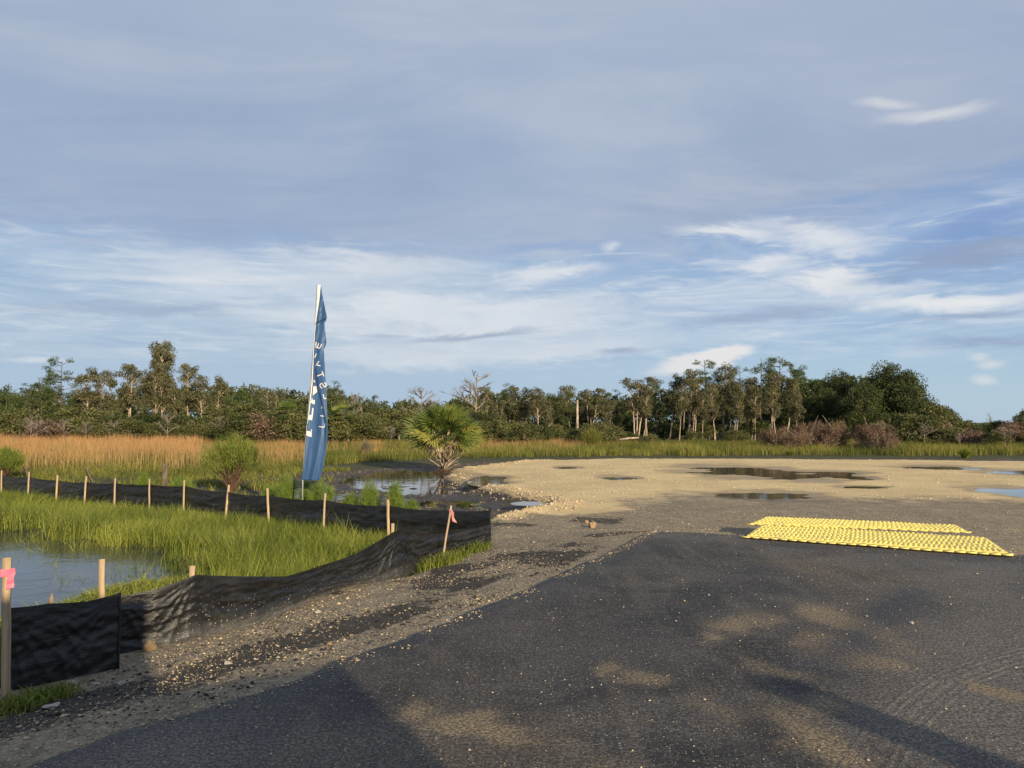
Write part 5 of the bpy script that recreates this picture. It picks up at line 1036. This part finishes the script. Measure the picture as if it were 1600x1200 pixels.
rows = np.arange(446, 751, 1.25); nu = 30; V = []
for yy in rows:
    a, b = le_(yy), re_(yy)
    for u in np.linspace(0, 1, nu + 1): V.append(fpt(a + (b - a) * u, yy + (u * 1.2 if yy > 745 else 0)))
ni = len(rows); i = np.arange(ni - 1)[:, None] * (nu + 1); j = np.arange(nu)[None]; Q = np.stack([i + j, i + nu + 1 + j, i + nu + 2 + j, i + j + 1], -1).reshape(-1, 4)
cl = ob('cloth', me_np('cloth', V, Q, M_FLAG, True), fl); sm = cl.modifiers.new('thick', 'SOLIDIFY'); sm.thickness = .003
# white pole sleeve
V, Q = [], []; ys = np.arange(445, 664, 2.0)
for yy in ys:
    wd = np.interp(yy, [445, 470, 500, 520, 560, 600, 640, 664], [6.5, 5.0, 2.4, 1.6, 1.7, 2.8, 2.4, 1.0])
    for u in np.linspace(0, 1, 4): V.append(fpt(le_(yy) - .9 + wd * u, yy, .012 + .012 * math.sin(u * 3.14)))
for k in range(len(ys) - 1):
    for e in range(3): Q.append((k * 4 + e, k * 4 + 4 + e, k * 4 + 5 + e, k * 4 + 1 + e))
o = ob('pole_sleeve', me_np('pole_sleeve', V, np.array(Q), M_SLEEVE, True), fl); sm = o.modifiers.new('thick', 'SOLIDIFY'); sm.thickness = .004
def stroke(pts, wd=1.5):
    V, Q = [], []; p = []
    for a, b in zip(pts[:-1], pts[1:]):
        n = max(2, int(math.hypot(b[0] - a[0], b[1] - a[1]) / .8))
        for k in range(n): p.append((a[0] + (b[0] - a[0]) * k / n, a[1] + (b[1] - a[1]) * k / n))
    p.append(pts[-1]); p = np.array(p); tg = np.gradient(p, axis=0); tg /= np.linalg.norm(tg, axis=1)[:, None] + 1e-9; nn = np.stack([-tg[:, 1], tg[:, 0]], -1) * wd / 2
    for a, b in zip(p - nn, p + nn): V += [fpt(a[0], a[1], .007), fpt(b[0], b[1], .007)]
    return V, [(2 * k, 2 * k + 1, 2 * k + 3, 2 * k + 2) for k in range(len(p) - 1)]
for lst in [[[(492.7, 541.7), (499.3, 544.7)], [(493.0, 540.5), (494.2, 534.3)], [(495.9, 542.5), (498, 536.3)], [(499.3, 544.3), (502.7, 537.6)]], [[(491.7, 558.7), (494.3, 552.7)]], [[(493.7, 571.3), (498.3, 564.3)], [(495, 570), (500.7, 571.7)]],
            [[(495, 587.7), (505, 584)], [(503.3, 580.3), (506, 588)]], [[(503.5, 606.8), (501, 605), (499.8, 602), (501.5, 599.2), (503.9, 599.7), (505.4, 602.7), (507, 604.6), (509, 604), (509.4, 601.3), (508.3, 598.6), (506.3, 598.2)]],
            [[(504.7, 616), (506.7, 623.1), (510, 622.3)]], [[(502.7, 634.6), (502.9, 638.5)]], [[(500.3, 649.6), (507, 650.4)]], [[(498, 666.3), (506.3, 667.8), (507.9, 661.5)]]]:
    mb = MB()
    for pl in lst: v, q = stroke(pl, 1.45); mb.raw(v, None, q)
    ob('letter', mb.mesh('letter', M_SLEEVE), fl)
for pl in [[(490, 592.3), (492.7, 597.3), (490.3, 597.3), (489.8, 594)], [(489.6, 603.3), (494.4, 603.7), (495.6, 612.4), (488.5, 618)], [(488, 625), (492, 625), (491.6, 631.8), (488, 631)], [(487.5, 620.3), (488.2, 624), (488, 629.8), (485.6, 629.8)],
           [(488, 637.4), (490, 637.4), (489, 648.9), (486.5, 648.8)], [(482.1, 648), (488.8, 649), (487.7, 656.8), (481.3, 655.6)], [(479, 673.4), (487.1, 674.3), (486.9, 683), (478.6, 680.5)], [(486.3, 670.2), (487.4, 671), (487.2, 674.1), (485.9, 674.1)]]:
    a, b, c_, d_ = [np.array(q, float) for q in pl]; V = []; n = 5
    for u in np.linspace(0, 1, n):
        for v in np.linspace(0, 1, n): q = (a * (1 - u) + b * u) * (1 - v) + (d_ * (1 - u) + c_ * u) * v; V.append(fpt(q[0], q[1], .008))
    ob('letter', me_np('letter', V, [(k * n + e, k * n + e + 1, (k + 1) * n + e + 1, (k + 1) * n + e) for k in range(n - 1) for e in range(n - 1)], M_SLEEVE), fl)

# ------------------------------------------------------------------ behind the camera: the parked truck and post whose shadows cross the road
M_TRUCK = simple('white_truck_paint', (.7, .7, .69), .35); M_GLASS = simple('dark_glass', (.02, .025, .03), .1); M_TYRE = simple('tyre_rubber', (.02, .02, .02), .8)
tk = empty('box_truck', (3.35, -3.25, 0), (0, 0, math.atan2(-.466, -.885))); tag(tk, 'white box truck parked across the asphalt behind the camera', 'truck')
def part(nm, m, fn, bv=.03): mb = MB(); fn(mb); return bevel(ob(nm, mb.mesh(nm, m), tk), bv)
# local +x runs from cab to tail
part('cab', M_TRUCK, lambda q: q.box((.55, .0, 1.63), (1.10, 2.0, 1.95)).box((.62, 0, .62), (1.24, 2.0, .12)), .06)
part('cargo_box', M_TRUCK, lambda q: q.box((4.0, 0, 2.07), (5.8, 2.2, 2.5)), .02); part('chassis', M_BLACKP, lambda q: q.box((3.4, 0, .66), (6.9, .9, .22)), .01)
part('windscreen', M_GLASS, lambda q: q.box((-.02, 0, 1.95), (.03, 1.7, .7)), .01); part('door_window', M_GLASS, lambda q: q.box((.55, -1.0, 1.95), (.75, .03, .55)), .01); part('door_window', M_GLASS, lambda q: q.box((.55, 1.0, 1.95), (.75, .03, .55)), .01); part('bumper', M_BLACKP, lambda q: q.box((-.06, 0, .62), (.12, 1.9, .25)), .02)
for s in (-1, 1): part('headlight', M_WHITE, lambda q: q.box((-.02, s * .78, 1.0), (.05, .26, .18)), .02)
for xw in (.7, 5.2):
    for s in (-1, 1):
        mb = MB(); mb.tube([(xw, s * .72, .42), (xw, s * 1.0, .42)], [.42, .42], 20); wq = bevel(ob('wheel', mb.mesh('wheel', M_TYRE), tk), .03); mb = MB(); mb.tube([(xw, s * 1.0, .42), (xw, s * 1.01, .42)], [.24, .22], 16); ob('rim', mb.mesh('rim', M_WHITE), wq)
pz = 2.5; L = pz / math.tan(SUN_EL); tip = P(1215, 1068, 0); mb = MB(); mb.tube([(0, 0, -.1), (0, 0, 1.2), (0, 0, pz)], [.17, .165, .16], 14); o = ob('wooden_post', mb.mesh('wooden_post', M_OLDW, True), None, (tip[0] + SUN_H.x * L, tip[1] + SUN_H.y * L, 0)); tag(o, 'thick round wooden post standing on the asphalt behind the camera', 'post')
